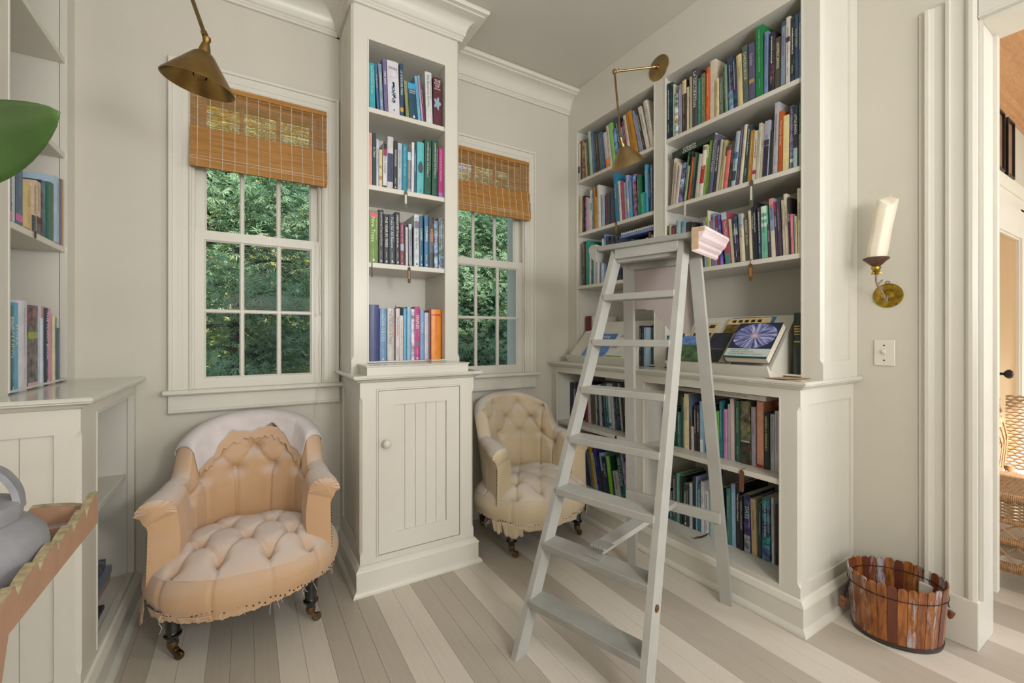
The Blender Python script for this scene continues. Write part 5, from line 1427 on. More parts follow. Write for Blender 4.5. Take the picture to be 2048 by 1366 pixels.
SH = {'T1': 'tall cabinet top shelf', 'T2': 'tall cabinet second shelf', 'T3': 'tall cabinet third shelf', 'T4': 'tall cabinet bottom shelf',
      'A1': 'far bay top shelf', 'A2': 'far bay second shelf', 'A3': 'far bay third shelf', 'B1': 'near bay top shelf', 'B2': 'near bay second shelf', 'B3': 'near bay third shelf',
      'C1': 'far base bay upper shelf', 'C2': 'far base bay bottom shelf', 'D1': 'near base bay upper shelf', 'D2': 'near base bay bottom shelf',
      'E2': 'left bookcase middle shelf', 'E3': 'left bookcase counter'}
PL = {'T': ('Y', 2.068), 'A': ('X', 1.893), 'B': ('X', 1.893), 'E': ('L', -.5795)}
ZR = {'T1': 2.152, 'T2': 1.794, 'T3': 1.434, 'T4': .968, 'A1': 2.132, 'A2': 1.778, 'A3': 1.427, 'B1': 2.132, 'B2': 1.778, 'B3': 1.427, 'C1': .54, 'C2': .137, 'D1': .54, 'D2': .137, 'E2': 1.427, 'E3': CT}
XP = {'A': 1.8975, 'B': 1.8975, 'C': 1.858, 'D1': 1.839, 'D2': 1.885}
HID = {'C1': (6, 7), 'C2': (0,), 'D1': (11, 12), 'D2': (13, 14)}
rr = random.Random(21)
tops = MB()
for nm, rows in ROWS.items():
    rows = [tuple(q)+('',)*(6-len(q)) for q in rows]
    rows = [q+('', (), '')[len(q)-6:] if len(q) < 9 else q for q in rows]
    rows = [list(q) for i, q in enumerate(rows) if i not in HID.get(nm, ())]
    neg = sum(q[3] for q in rows) < 0; idx = range(len(rows)-1) if neg else range(len(rows)-2, -1, -1)
    for i in idx:
        p_, q_ = rows[i], rows[i+1]; hc = min(p_[2], q_[2])*.98; re_ = p_[0]+p_[1]/math.cos(p_[3])+math.tan(p_[3])*hc; le_ = q_[0]+math.tan(q_[3])*hc
        if re_ > le_:
            if neg: q_[3] = math.atan((re_-q_[0])/hc)
            else: p_[3] = math.atan((le_-p_[0]-p_[1]/math.cos(p_[3]))/hc)
    n = len(rows)
    for i, (s, w, h, lean, hx, ti, tc_, bands, fl_) in enumerate(rows):
        z = ZR[nm]
        if nm == 'A3' and 12 <= i <= n-4:
            tops.box(1.8975+.004*(i % 3), 1.8975+.18, -s-w+.0008, -s, z+.0004, z+h); continue
        size = 'slim' if w < .014 else 'thick' if w > .032 else ''
        extra = ' with pale lettering' if ti and tc_ and sum(srgb(tc_)) > sum(srgb(hx)) else ' with dark lettering' if ti else ' with photographic spine' if 'n' in fl_ else ''
        pos = 'leftmost' if i == 0 else 'rightmost' if i == n-1 else ordw(i+1)+' from left'
        lab = ' '.join((size+' '+cname(hx)+' book'+extra+', '+pos+', '+SH[nm]).split())
        dp = min(.235, h*rr.uniform(.70, .84))
        if nm[0] == 'T':
            y = 2.068 if nm != 'T4' else 2.09
            make_book(rr, lab, 'books on the '+SH[nm], (s, y+rr.uniform(0, .006), z), 0, w, h, dp, lean, hx, ti, tc_, bands, fl_)
        elif nm[0] == 'E':
            make_book(rr, lab, 'books on the '+SH[nm], (-.5795, s, z), PI/2, w, h, min(dp, .22), lean, hx, ti, tc_, bands, fl_)
        else:
            x = XP.get(nm, XP.get(nm[0])); 
            make_book(rr, lab, 'books on the '+SH[nm], (x+rr.uniform(0, .008), -s, z), -PI/2, w, h, dp, lean, hx, ti, tc_, bands, fl_)
ob = tops.build('book_row', mat('mixed_dark_spines', '3c4250', .5, noise=.6, nscale=55), None); stuff(tag(ob, 'row of mostly dark book tops peeking above the ladder top', 'books'))
# books lying flat: local x = along the spine, y = into the shelf, z = thickness
def flat_book(label, loc, rz, L, dp, t, hexc, title=None, tcol='ece8e0', flip=False, photo=False, tilt=0, top=None, pageface=False):
    th = min(.0022, t*.2); prof = [(0, 0), (0, t), (dp, t), (dp, t-th), (th, t-th), (th, th), (dp, th), (dp, 0)]
    if pageface: prof = [(dp-y, z) for y, z in prof]
    me = MB().prism([(0, y, z) for y, z in prof], (L, 0, 0)).mesh('book', M['photo'] if photo else M['cover']); o = obj('book', me, None, loc, (0, tilt, rz)); o.color = (*srgb(hexc), 1)
    tag(o, label, 'book')
    a, c = (th+.0005, dp-.002) if not pageface else (.002, dp-th-.0005)
    B('pages', M['page'], o, (.002, L-.002, a, c, th, t-th))
    if title:
        b = MB()
        for s, zf, lf in title:
            co, fs, Lq, Hh = TEXTS[s]; sc_ = min(L*lf/Lq, t*.42/Hh); sg = -1 if flip else 1
            b.add([(L*.42+p[0]*sc_*sg, -.0004, t*zf+p[1]*sc_*sg) for p in co], fs)
        q = b.build('spine_title', M['print'], o); q.color = (*srgb(tcol), 1)
    return o
flat_book('dark green book lying flat on the leaning books at left of near bay second shelf', (1.90, 1.503, 2.018), -PI/2, .245, .2, .032, '2f3a30', [('OUDOLF', .28, .42), ('HUMMELO', .74, .3)], 'ece8e0', True, False, -.055)
flat_book('blue book lying across the far bay third shelf books, beneath a ring bound one', (1.90, 1.872, 1.674), -PI/2, .25, .2, .016, '6d86c0')
o = flat_book('ring bound cream book topmost of the two lying on far bay third shelf', (1.90, 1.868, 1.6925), -PI/2, .25, .19, .008, 'c9c4b4')
b = MB()
for i in range(16): b.tube([(.012+i*.0152+.004*0, -.003+.005*math.cos(a), .004+.007*math.sin(a)) for a in [2*PI*j/8 for j in range(8)]], .0011, 5, True)
b.build('ring_binding', M['white'], o, 60)
flat_book('white book lying flat atop the row at right of near base bay upper shelf', (1.80, 1.214, .8275), -PI/2, .245, .2, .020, 'd2ccc6', [('THE ENGLISH GARDEN', .62, .55)], '7a6a6a')
flat_book('grey book lying flat atop the row, behind the ladder rear leg', (1.80, 1.47, .8275), -PI/2, .24, .2, .017, 'a5a39a')
flat_book('pale grey book lying flat atop the row on far base bay upper shelf', (1.83, 1.93, .832), -PI/2, .26, .2, .014, '8a8f90')
flat_book('red dust jacket book lying crosswise at top right of near base bay', (1.90, .99, .795), -PI/2, .095, .2, .028, '8a2a20', [('BOOK', .5, .6)], 'e0c0a0')
# left bookcase, base: three stacked and a large navy one in front
flat_book('large navy book lying alone nearest the front on left bookcase bottom', (-.425, 1.815, .1372), PI/2, .235, .30, .014, '23273f', tilt=0)
flat_book('thick white paged book with red picture, lowest of the stack of three in left bookcase', (-.455, 2.07, .1372), PI/2, .21, .27, .034, 'b59a94', photo=False, pageface=False)
flat_book('blue book middle of the stack of three in left bookcase', (-.45, 2.06, .1717), PI/2, .215, .27, .026, '8a90a8', pageface=False)
flat_book('grey and red picture book topmost of the stack of three in left bookcase', (-.465, 2.07, .1982), PI/2, .19, .25, .032, '5a626c', photo=True)
for i, (y, hx, tl) in enumerate(((1.80, '7a9ac0', .12), (1.818, '3f5a6a', .16), (1.836, '5f8a5a', .2))):
    make_book(rr, ['pale blue', 'dark teal', 'green'][i]+' book leaning by the post, '+ordw(i+1)+' of three on left bookcase upper shelf', 'books on the left bookcase upper shelf', (-.60, y, 1.778), PI/2, .015, .22, .16, -.10, hx, '.', 'ece8e0', (), '')

# ------------------------------------------------------------------ display stands on the counter
SA = math.radians(48)
def stand(label, y0, y1):
    t = thing('book_stand', label, 'book stand', (1.79, 0, CT)); b = MB(); ca, sa = math.cos(SA), math.sin(SA)
    L = .30
    pl_ = [(.010, .0355), (.010+L*ca, .0355+L*sa), (.010+L*ca+.008*sa, .0355+L*sa-.008*ca), (.018, .0275)]
    b.prism([(x, y0, z) for x, z in pl_], (0, y1-y0, 0)); b.build('back_board', M['trim'], t)
    MB().prism([(x, y0, z) for x, z in [(.004, 0), (-.020, .045), (-.012, .047), (.010, .028), (.04, .026), (.04, 0)]], (0, y1-y0, 0)).build('front_lip', M['trim'], t)
    for a in (y0+.002, y1-.012):
        MB().prism([(x, a, z) for x, z in [(.012, 0), (.012, .026), (.012+(L-.02)*ca, .024+(L-.03)*sa), (.20, .17), (.16, 0)]], (0, .010, 0)).build('side_bracket', M['trim'], t)
    return t
stand('white sloping display stand holding open faced books at right of counter', .95, 1.445)
stand('white sloping display stand at the far end of counter behind the ladder', 1.70, 2.235)
ca, sa = math.cos(SA), math.sin(SA)
SM = Matrix(((0, ca, -sa, 1.80), (-1, 0, 0, 0), (0, sa, ca, .963), (0, 0, 0, 1)))   # local (u along the stand to the right, v up the slope, n out of it)
def display_book(label, u0, u1, v0, v1, n0, t, hexc, prints=(), texts=(), photo=False, rot=0, cat='book'):
    th = min(.002, t*.25)
    o = MB().box(0, u1-u0, 0, v1-v0, t-th, t).box(0, u1-u0, 0, v1-v0, 0, th).box(0, th*1.5, 0, v1-v0, 0, t).build('book', M['photo'] if photo else M['cover'], None)
    o.matrix_world = SM @ Matrix.Translation((u0, v0, n0)) @ Matrix.Rotation(rot, 4, 'Z'); o.color = (*srgb(hexc), 1); tag(o, label, cat)
    B('pages', M['page'], o, (th*1.5, u1-u0-.002, .002, v1-v0-.002, th, t-th))
    for (a, c, d, e, hx, m_) in prints:
        q = B('cover_print', m_ if m_ else M['print'], o, ((u1-u0)*a, (u1-u0)*c, (v1-v0)*d, (v1-v0)*e, t, t+.0005)); q.color = (*srgb(hx), 1)
    for (s, cu, cv, Lf, hm, col) in texts:
        b = MB(); co, fs, Lq, Hh = TEXTS[s]; sc_ = min((u1-u0)*Lf/Lq, hm/Hh); b.add([((u1-u0)*cu+p[0]*sc_, (v1-v0)*cv+p[1]*sc_, t+.0008) for p in co], fs); q = b.build('cover_title', M['print'], o); q.color = (*srgb(col), 1)
    return o
def petal_mat():
    m = bpy.data.materials.new('blue_flower_print'); m.use_nodes = True; k = NT(m); tc = k.new('ShaderNodeTexCoord'); mp = k.new('ShaderNodeMapping'); mp.inputs['Location'].default_value = (-.5, -.5, 0); k.link(tc.outputs['Generated'], mp.inputs[0])
    g = k.new('ShaderNodeTexGradient', gradient_type='RADIAL'); k.link(mp.outputs[0], g.inputs[0])
    ln = k.new('ShaderNodeVectorMath', operation='LENGTH'); sp = k.new('ShaderNodeSeparateXYZ'); cbx = k.new('ShaderNodeCombineXYZ'); k.link(mp.outputs[0], sp.inputs[0]); k.link(sp.outputs[0], cbx.inputs[0]); k.link(sp.outputs[1], cbx.inputs[1]); k.link(cbx.outputs[0], ln.inputs[0])
    n = k.new('ShaderNodeTexNoise', noise_dimensions='2D'); n.inputs['Scale'].default_value = 1.0; n.inputs['Detail'].default_value = 3
    m1 = k.new('ShaderNodeMath', operation='MULTIPLY'); m1.inputs[1].default_value = 34; k.link(g.outputs[0], m1.inputs[0])
    m2 = k.new('ShaderNodeMath', operation='MULTIPLY'); m2.inputs[1].default_value = 2.5; k.link(ln.outputs['Value'], m2.inputs[0])
    c2 = k.new('ShaderNodeCombineXYZ'); k.link(m1.outputs[0], c2.inputs[0]); k.link(m2.outputs[0], c2.inputs[1]); k.link(c2.outputs[0], n.inputs['Vector'])
    cr = k.new('ShaderNodeValToRGB'); e = cr.color_ramp.elements; e[0].position = .3; e[0].color = (*srgb('343a66'), 1); e[1].position = .72; e[1].color = (*srgb('c9cbe6'), 1); x = e.new(.5); x.color = (*srgb('6f76b0'), 1); k.link(n.outputs[0], cr.inputs[0])
    r2 = k.new('ShaderNodeValToRGB'); e = r2.color_ramp.elements; e[0].position = .0; e[0].color = (*srgb('ecc8a0'), 1); e[1].position = .16; e[1].color = (0, 0, 0, 1)
    k.link(ln.outputs['Value'], r2.inputs[0])
    ad = k.new('ShaderNodeMix', data_type='RGBA', blend_type='LIGHTEN'); ad.inputs[0].default_value = 1; k.link(cr.outputs[0], ad.inputs[6]); k.link(r2.outputs[0], ad.inputs[7])
    ed = k.new('ShaderNodeMath', operation='GREATER_THAN'); ed.inputs[1].default_value = .49; k.link(ln.outputs['Value'], ed.inputs[0])
    mx = k.new('ShaderNodeMix', data_type='RGBA'); k.link(ed.outputs[0], mx.inputs[0]); k.link(ad.outputs[2], mx.inputs[6]); mx.inputs[7].default_value = (*srgb('232a44'), 1)
    k.link(mx.outputs[2], k.b.inputs['Base Color']); k.b.inputs['Roughness'].default_value = .35; return m
M['petal'] = petal_mat()
M['autumn'] = mat('autumn_print', '6a5a2c', .4, noise=.8, nscale=40); M['night'] = mat('night_print', '1c2436', .35, noise=.6, nscale=30); M['water'] = mat('water_print', '5f86c0', .4, noise=.6, nscale=45, grain=(1, 5, 1)); M['greenp'] = mat('green_print', '4a6a44', .4, noise=.7, nscale=45)
display_book('blue backed magazine behind the autumn garden one on right display stand', -1.222, -1.026, .10, .287, .0012, .004, '3f6a94')
display_book('magazine with cream banner and autumn garden picture on right display stand', -1.236, -1.040, .085, .278, .0056, .004, 'd8bf88', [(.02, .98, .0, .80, '6a5a2c', M['autumn'])]+[(.12+i*.15, .21+i*.15, .86, .94, '2a2218', None) for i in range(5)], cat='magazine')
display_book('black covered book with night garden picture and cream spine on right display stand', -1.264, -1.115, .0, .173, .0098, .014, '15171d', [(.0, .66, .34, .98, '1c2436', M['night']), (.66, 1, 0, 1, '9a9484', None), (.1, .6, .42, .45, 'c0a0a8', None)])
display_book('thick open faced book with large blue flower cover on right display stand', -1.128, -.945, .0, .197, .026, .034, '232a40', [(.0, 1, .26, .99, '4a5a90', M['petal']), (.0, 1, .05, .26, 'c0ccc6', None), (0, 1, 0, .05, '1f4a48', None)], [('ANNUALS AND', .32, .225, .42, .008, '4a5a58'), ('TENDER PLANTS IN', .38, .165, .55, .008, '4a5a58'), ('NORTH AMERICAN GARDENS', .48, .105, .8, .008, '4a5a58')])
display_book('cream magazine with landscape picture left on right display stand, behind ladder leg', -1.40, -1.280, .08, .255, .0015, .006, 'cdbd90', [(.1, .9, .1, .62, '8a8a84', M['night']), (.2, .6, .86, .9, '4a3a2a', None), (.65, .9, .8, .92, '3a3028', None)], cat='magazine')
display_book('green garden picture book lowest at left on right display stand, behind ladder', -1.435, -1.27, .0, .10, .011, .010, '4a6a50', [(.0, .95, .02, .98, '4a6a44', M['greenp'])])
display_book('pale blue water picture book at left on right display stand between ladder legs', -1.43, -1.285, .10, .165, .0078, .006, '8fa0b0', [(.0, .95, .04, .96, '8aa0b8', M['water'])])
display_book('blue magazine reading stone on the far display stand', -2.11, -1.905, .0, .187, .0012, .006, '4a76b0', [(.0, 1, .0, .74, '5f86c0', M['water'])], [('stone', .48, .86, .7, .026, 'eef0f4')], cat='magazine')
display_book('white magazine with bold black lettering on the far display stand', -1.905, -1.715, .0, .19, .0012, .008, 'd5d2d0', [(.05, .7, .03, .08, '7aa030', None)], [('Design &', .45, .86, .62, .024, '17171a'), ('Landsca', .48, .62, .72, .026, '17171a'), ('pes', .2, .40, .25, .022, '17171a')], cat='magazine')
def up(label, x, y, w, h, d, hexc, ti='', tc_='ece8e0', bands=(), fl_=''):
    return make_book(rr, label, None, (x, y, CT), -PI/2, w, h, d, 0, hexc, ti, tc_, bands, fl_)
up('tall dark red book standing at the far end of the counter', 1.952, 2.262-.020, .052, .300, .2, '5f2024')
up('white book with black ink sketch beside the dark red book on counter', 1.954, 2.188, .03, .298, .2, 'd5cbbe', '.', '3a3430')
up('small photo spined book left of the dark red book on counter', 1.95, 2.2605, .017, .20, .16, '3a3c3c', '.', 'd0d0d0', [(.8, 1, 'a0b0c0')], 'n')
up('black spined book beside the stile at right end of far counter bay', 1.868, 1.698, .017, .225, .17, '25252a', '.', 'b0b0b0')
up('navy book second of three standing by the stile on counter', 1.868, 1.680, .014, .215, .17, '2a3440', '.', 'a0b0c0')
up('book with pale blue spine and green landscape cover by the stile on counter', 1.868, 1.665, .017, .215, .17, '8fa5b5', '.', 'e0e4e8')
up('blue spined book standing at left end of the near counter bay', 1.90, 1.536, .021, .17, .17, '3f6a80', '.', 'c0d8e8', (), 'n')
up('dark green book with gilt titles standing at right end of counter', 1.91, .9165, .026, .262, .2, '22332c', '', 'd0b070', [(.78, .80, 'b59a50'), (.74, .76, 'b59a50'), (.70, .72, 'b59a50'), (.66, .675, 'b59a50'), (.54, .565, 'b59a50')])
b = MB().add([(0, 0, .0006), (.19, -.03, .0006), (.17, -.115, .0006), (-.02, -.085, .004), (.0, 0, .0016), (.19, -.03, .0016), (.17, -.115, .0016), (-.02, -.085, .005)], [(3, 2, 1, 0), (4, 5, 6, 7), (0, 1, 5, 4), (1, 2, 6, 5), (2, 3, 7, 6), (3, 0, 4, 7)])
tag(b.build('envelope', mat('kraft_paper', 'b8966c', .7, noise=.06), None, 0, (1.765, .955, CT)), 'tan paper envelope lying at the right end of counter', 'envelope')
# ------------------------------------------------------------------ hanging shelf tags
def tagobj(label, loc, rz, L, w, m, card=None, cord=.0):
    t = thing('shelf_tag', label, 'tag', loc, rz, 'tags hanging from the shelf edges'); b = MB(); n = 10; pts = []
    for i in range(n+1): a = PI*i/n; pts.append((w/2*math.cos(a), 0, -cord-w/2+w/2*math.sin(a)))
    for i in range(n+1): a = PI+PI*i/n; pts.append((w/2*math.cos(a), 0, -cord-L+w/2+w/2*math.sin(a)))
    b.prism([(x, -.0035, z) for x, _, z in pts], (0, .0025, 0)); b.build('strap', m, t)
    if card: B('paper_label', M[card] if isinstance(card, str) else card, t, (-w*.28, w*.28, -.0042, -.0035, -cord-L*.72, -cord-L*.22))
    c = MB().tube([(0, -.0025, -cord-.004), (0, -.004, -cord*.5+.002), (.001, -.002, .003), (.001, .02, .0025)], .0012, 5); c.build('tie', M['leather_dark'], t)
    return t
tg = mat('green_grey_leather', '5a5a4a', .5, noise=.1, nscale=50); orange_l = mat('amber_label', 'b07a3c', .5)
tagobj('grey tag with white paper label hanging from tall cabinet second shelf', (.655, TYF+.003, 1.792), 0, .085, .016, tg, 'white')
tagobj('brown leather tag with amber label hanging from tall cabinet third shelf', (.672, TYF+.003, 1.436), 0, .078, .014, M['leather_dark'], orange_l, .010)
tagobj('grey green tag with white label hanging from near bay second shelf', (XU+.003, 1.082, 1.777), -PI/2, .120, .016, tg, 'white')
tagobj('tan leather tag hanging from near bay third shelf', (XU+.003, 1.085, 1.426), -PI/2, .078, .017, M['leather'], orange_l, .014)
tagobj('pale narrow tag hanging at left of near bay second shelf', (XU+.003, 1.421, 1.777), -PI/2, .075, .009, M['cord'], None)
tagobj('small orange tag hanging from far bay second shelf', (XU+.003, 1.90, 1.777), -PI/2, .075, .012, M['leather'], orange_l)
tagobj('copper brown tag hanging from near base bay upper shelf', (XL+.005, 1.041, .539), -PI/2, .092, .019, mat('copper_leather', '7a5240', .35, .3), None)
tagobj('small dark tag hanging from far base bay upper shelf', (XL+.005, 1.76, .539), -PI/2, .05, .012, M['leather_dark'], None)
tagobj('tiny dark tag hanging from left bookcase middle shelf', (VX-.003, 1.983, 1.426), PI/2, .02, .009, M['leather_dark'], None)
b = MB().tube([(.496, TYF+.001, 1.434), (.496, TYF+.0015, 1.41), (.4965, TYF+.002, 1.365)], .0022, 6)
tag(b.build('ribbon_marker', M['black'], None), 'black ribbon hanging from the tall cabinet third shelf at left', 'ribbon')
b = MB().tube([(1.80, 1.30, .141), (1.812, 1.293, .145), (1.835, 1.288, .143), (1.86, 1.282, .148), (1.878, 1.276, .157)], [.002, .004, .0045, .004, .001], 6); b.tube([(1.80, 1.30, .141), (1.79, 1.31, .142), (1.795, 1.315, .144)], .001, 4)
tag(b.build('seed_pod', M['leather_dark'], None, 60), 'dry curled brown seed pod lying on near base bay bottom', 'seed pod')
b = MB().cbox(0, .115, -.008, .008, .0, .008, .003); o = b.build('leather_tag', M['leather'], None, 0, (.672, 2.062, .9685), (0, 0, -.04)); tag(o, 'brown leather tag lying before the magenta book on tall cabinet bottom shelf', 'tag')
b = MB().tube([(.615, 2.10, 1.2278), (.64, 2.11, 1.231), (.665, 2.115, 1.230), (.69, 2.12, 1.229)], [.003, .006, .004, .002], 6); b.tube([(.625, 2.105, 1.231), (.618, 2.10, 1.242)], .002, 5)
tag(b.build('dried_twig', M['leather'], None, 60), 'dried twig lying on top of the books on tall cabinet bottom shelf', 'twig')
RA = (1.6397, 1.5981, 2.0578); RAX = (.5031, .1021, -.8582); LEL = (-.255, 1.76, 2.517); LA = (-.101, 1.4906, 1.884); LAX = (-.1565, .1047, -.9821)
# ================================================================== LAMPS
def lamp(label, plate, pn, elbow, apex, axis, rim_r=.088, hh=.088, extra=None, m='brass2'):
    t = thing('swing_arm_lamp', label, 'wall lamp', plate); O = Vector(plate); A = Vector(axis).normalized(); ap = Vector(apex)-O; el = Vector(elbow)-O
    rot = Vector(pn).to_track_quat('Z', 'Y').to_matrix().to_4x4()
    MB().lathe([(.0005, .012), (.018, .0115), (.03, .009), (.055, .0075), (.064, .004), (.065, 0)], 32, rot).build('wall_plate', M[m], t, 40)
    b = MB().tube([Vector((0, 0, 0)), Vector(pn)*.03], .012, 14); b.tube([Vector(pn)*.02, el], .0058, 10); 
    b.lathe([(.010, 0), (.010, .022)], 14, Matrix.Translation(Vector(pn)*.018) @ el.to_track_quat('Z', 'Y').to_matrix().to_4x4()); b.build('upper_arm', M[m], t, 40)
    nk = ap-A*.040
    b = MB().tube([el, nk], .0055, 10); b.lathe([(.0005, -.013), (.0095, -.010), (.0125, 0), (.0095, .010), (.0005, .013)], 14, Matrix.Translation(el))
    d = (nk-el).normalized(); b.lathe([(.008, 0), (.008, .016)], 12, Matrix.Translation(nk-d*.03) @ d.to_track_quat('Z', 'Y').to_matrix().to_4x4())
    b.tube([el+Vector((.0, .0, .004)), el+Vector((.012, -.012, .02)), el+Vector((.014, -.018, .006))], .003, 6); b.build('lower_arm', M[m], t, 40)
    R = Matrix.Translation(ap) @ A.to_track_quat('Z', 'Y').to_matrix().to_4x4()
    b = MB().lathe([(.0005, -.050), (.009, -.048), (.0105, -.040), (.008, -.033), (.010, -.028), (.014, -.012), (.0155, .0)], 18, R); b.build('socket_cup', M[m], t, 50)
    s = MB(); n = 48; pr = [(.020, -.002), (.026, .003), (rim_r, hh-.002), (rim_r+.001, hh), (rim_r-.0015, hh), (.0245, .006), (.0005, .005)]
    s.lathe(pr, n, R, cap=False); s.build('shade', M[m], t, 30)
    b = MB().lathe([(.012, .006), (.013, .03), (.019, .05), (.016, .066), (.0005, .074)], 16, R); b.build('bulb', GL, t, 60)
    return t
lamp('dull brass swing arm lamp on the right bookcase fascia, cone shade pointing down', (1.8913, 1.582, 2.533), (-1, 0, 0), (1.692, 1.711, 2.517), RA, RAX)
lamp('large brass cone lamp in front of the left window, arm cut by top edge', (-.575, 1.80, 2.533), (1, 0, 0), LEL, LA, LAX, m='brass')

# ================================================================== CANDLE SCONCE, SWITCH
sc_ = thing('candle_sconce', 'gilt wall sconce with a fat leaning white candle between bookcase and doorway', 'sconce', (XR, .70, 1.255))
M['gilt'] = mat('worn_gilt', (.34, .22, .03), .36, .9, noise=.45, nscale=60); M['tole'] = mat('brown_tole', '5a4030', .5, .2, noise=.3, nscale=60); M['wax'] = mat('candle_wax', 'e6dfcc', .45, noise=.03, nscale=20)
M['wax'].node_tree.nodes['Principled BSDF'].inputs['Subsurface Weight'].default_value = .25
b = MB().lathe([(.0005, .010), (.012, .009), (.018, .012), (.022, .006), (.042, .003), (.048, .004), (.048, 0)], 36, Matrix.Rotation(-PI/2, 4, 'Y')); b.build('back_plate', M['gilt'], sc_, 40)
b = MB().tube([(-.004, .0+.006*math.cos(a), .052+.006*math.sin(a)) for a in [2*PI*i/12 for i in range(12)]], .0012, 5, True); b.build('hanging_loop', M['tole'], sc_)
arm = [(-.008, 0, -.005), (-.03, -.004, -.026), (-.045, -.004, -.02), (-.05, -.002, 0), (-.06, .002, .018), (-.085, .004, .03), (-.104, .004, .05), (-.110, .002, .09)]
b = MB().tube(arm, [.004, .004, .0035, .0035, .0035, .0035, .0035, .004], 8); b.tube([(-.05, 0, .0), (-.062, .004, .026), (-.05, .008, .036), (-.042, .004, .026)], .002, 6); b.tube([(-.09, .004, .036), (-.078, -.004, .052), (-.085, -.010, .058)], [.003, .004, .001], 6)
b.build('scroll_arm', mat('flaked_paint', '8a7a66', .6, noise=.35, nscale=90), sc_, 60)
b = MB()
for a in range(5):
    q = 2*PI*a/5; b.tube([(-.110, .002, .078), (-.110+.012*math.cos(q), .002+.012*math.sin(q), .084), (-.110+.018*math.cos(q), .002+.018*math.sin(q), .078)], [.003, .005, .001], 5)
b.lathe([(.005, .08), (.012, .092), (.016, .104), (.011, .112)], 16, Matrix.Translation((-.110, .002, 0))); b.build('leaf_cup', M['gilt'], sc_, 60)
b = MB().lathe([(.010, .108), (.018, .113), (.032, .128), (.040, .134), (.041, .140), (.037, .142), (.02, .138), (.0005, .136)], 24, Matrix.Translation((-.110, .002, 0))); b.build('drip_pan', M['tole'], sc_, 50)
b = MB(); n = 26; lean = Vector((-.02, -.165, 1)); v = []
for k_ in range(7):
    f = k_/6; c = Vector((-.110, .002, .138))+lean*(.215*f)
    for i in range(n):
        a = 2*PI*i/n; r = .0315*(1+.045*math.cos(a*9))*(1+.03*math.sin(f*9))*(.97+.06*f); z = (.018*math.sin(a+.9)+.008*math.sin(3*a)) if k_ == 6 else 0
        v.append((c.x+r*math.cos(a), c.y+r*math.sin(a), c.z+z))
top = Vector((-.110, .002, .138))+lean*.212; v.append(tuple(top+Vector((0, -.008, .016)))); v.append((-.110, .002, .137))
b.add(v, [(k_*n+i, k_*n+(i+1) % n, (k_+1)*n+(i+1) % n, (k_+1)*n+i) for k_ in range(6) for i in range(n)]+[(6*n+i, 6*n+(i+1) % n, 7*n) for i in range(n)]+[((i+1) % n, i, 7*n+1) for i in range(n)])
cd_ = tag(b.build('candle', M['wax'], None, 50, (XR, .70, 1.255)), 'fat fluted white candle leaning in the gilt sconce', 'candle')
B_ = MB().tube([top+Vector((0, -.008, .012)), top+Vector((.002, -.012, .026))], .0013, 5).build('wick', M['cord'], cd_)
sw = thing('light_switch', 'cream single toggle light switch plate below the candle sconce', 'light switch', (XR, .711, 1.026))
MB().cbox(-.006, 0, -.034, .034, -.052, .052, .0025).build('plate', M['white'], sw)
MB().add([(-.006, -.005, -.011), (-.006, .005, -.011), (-.006, .005, .011), (-.006, -.005, .011), (-.018, -.004, .004), (-.018, .004, .004), (-.016, .004, .011), (-.016, -.004, .011)], [(3, 2, 1, 0), (4, 5, 6, 7), (0, 1, 5, 4), (1, 2, 6, 5), (2, 3, 7, 6), (3, 0, 4, 7)]).build('toggle', M['white'], sw)
for z in (-.03, .03): MB().lathe([(.003, 0), (.003, .001), (.0005, .0015)], 8, Matrix.Translation((-.006, 0, z)) @ Matrix.Rotation(-PI/2, 4, 'Y')).build('screw', M['iron'], sw)

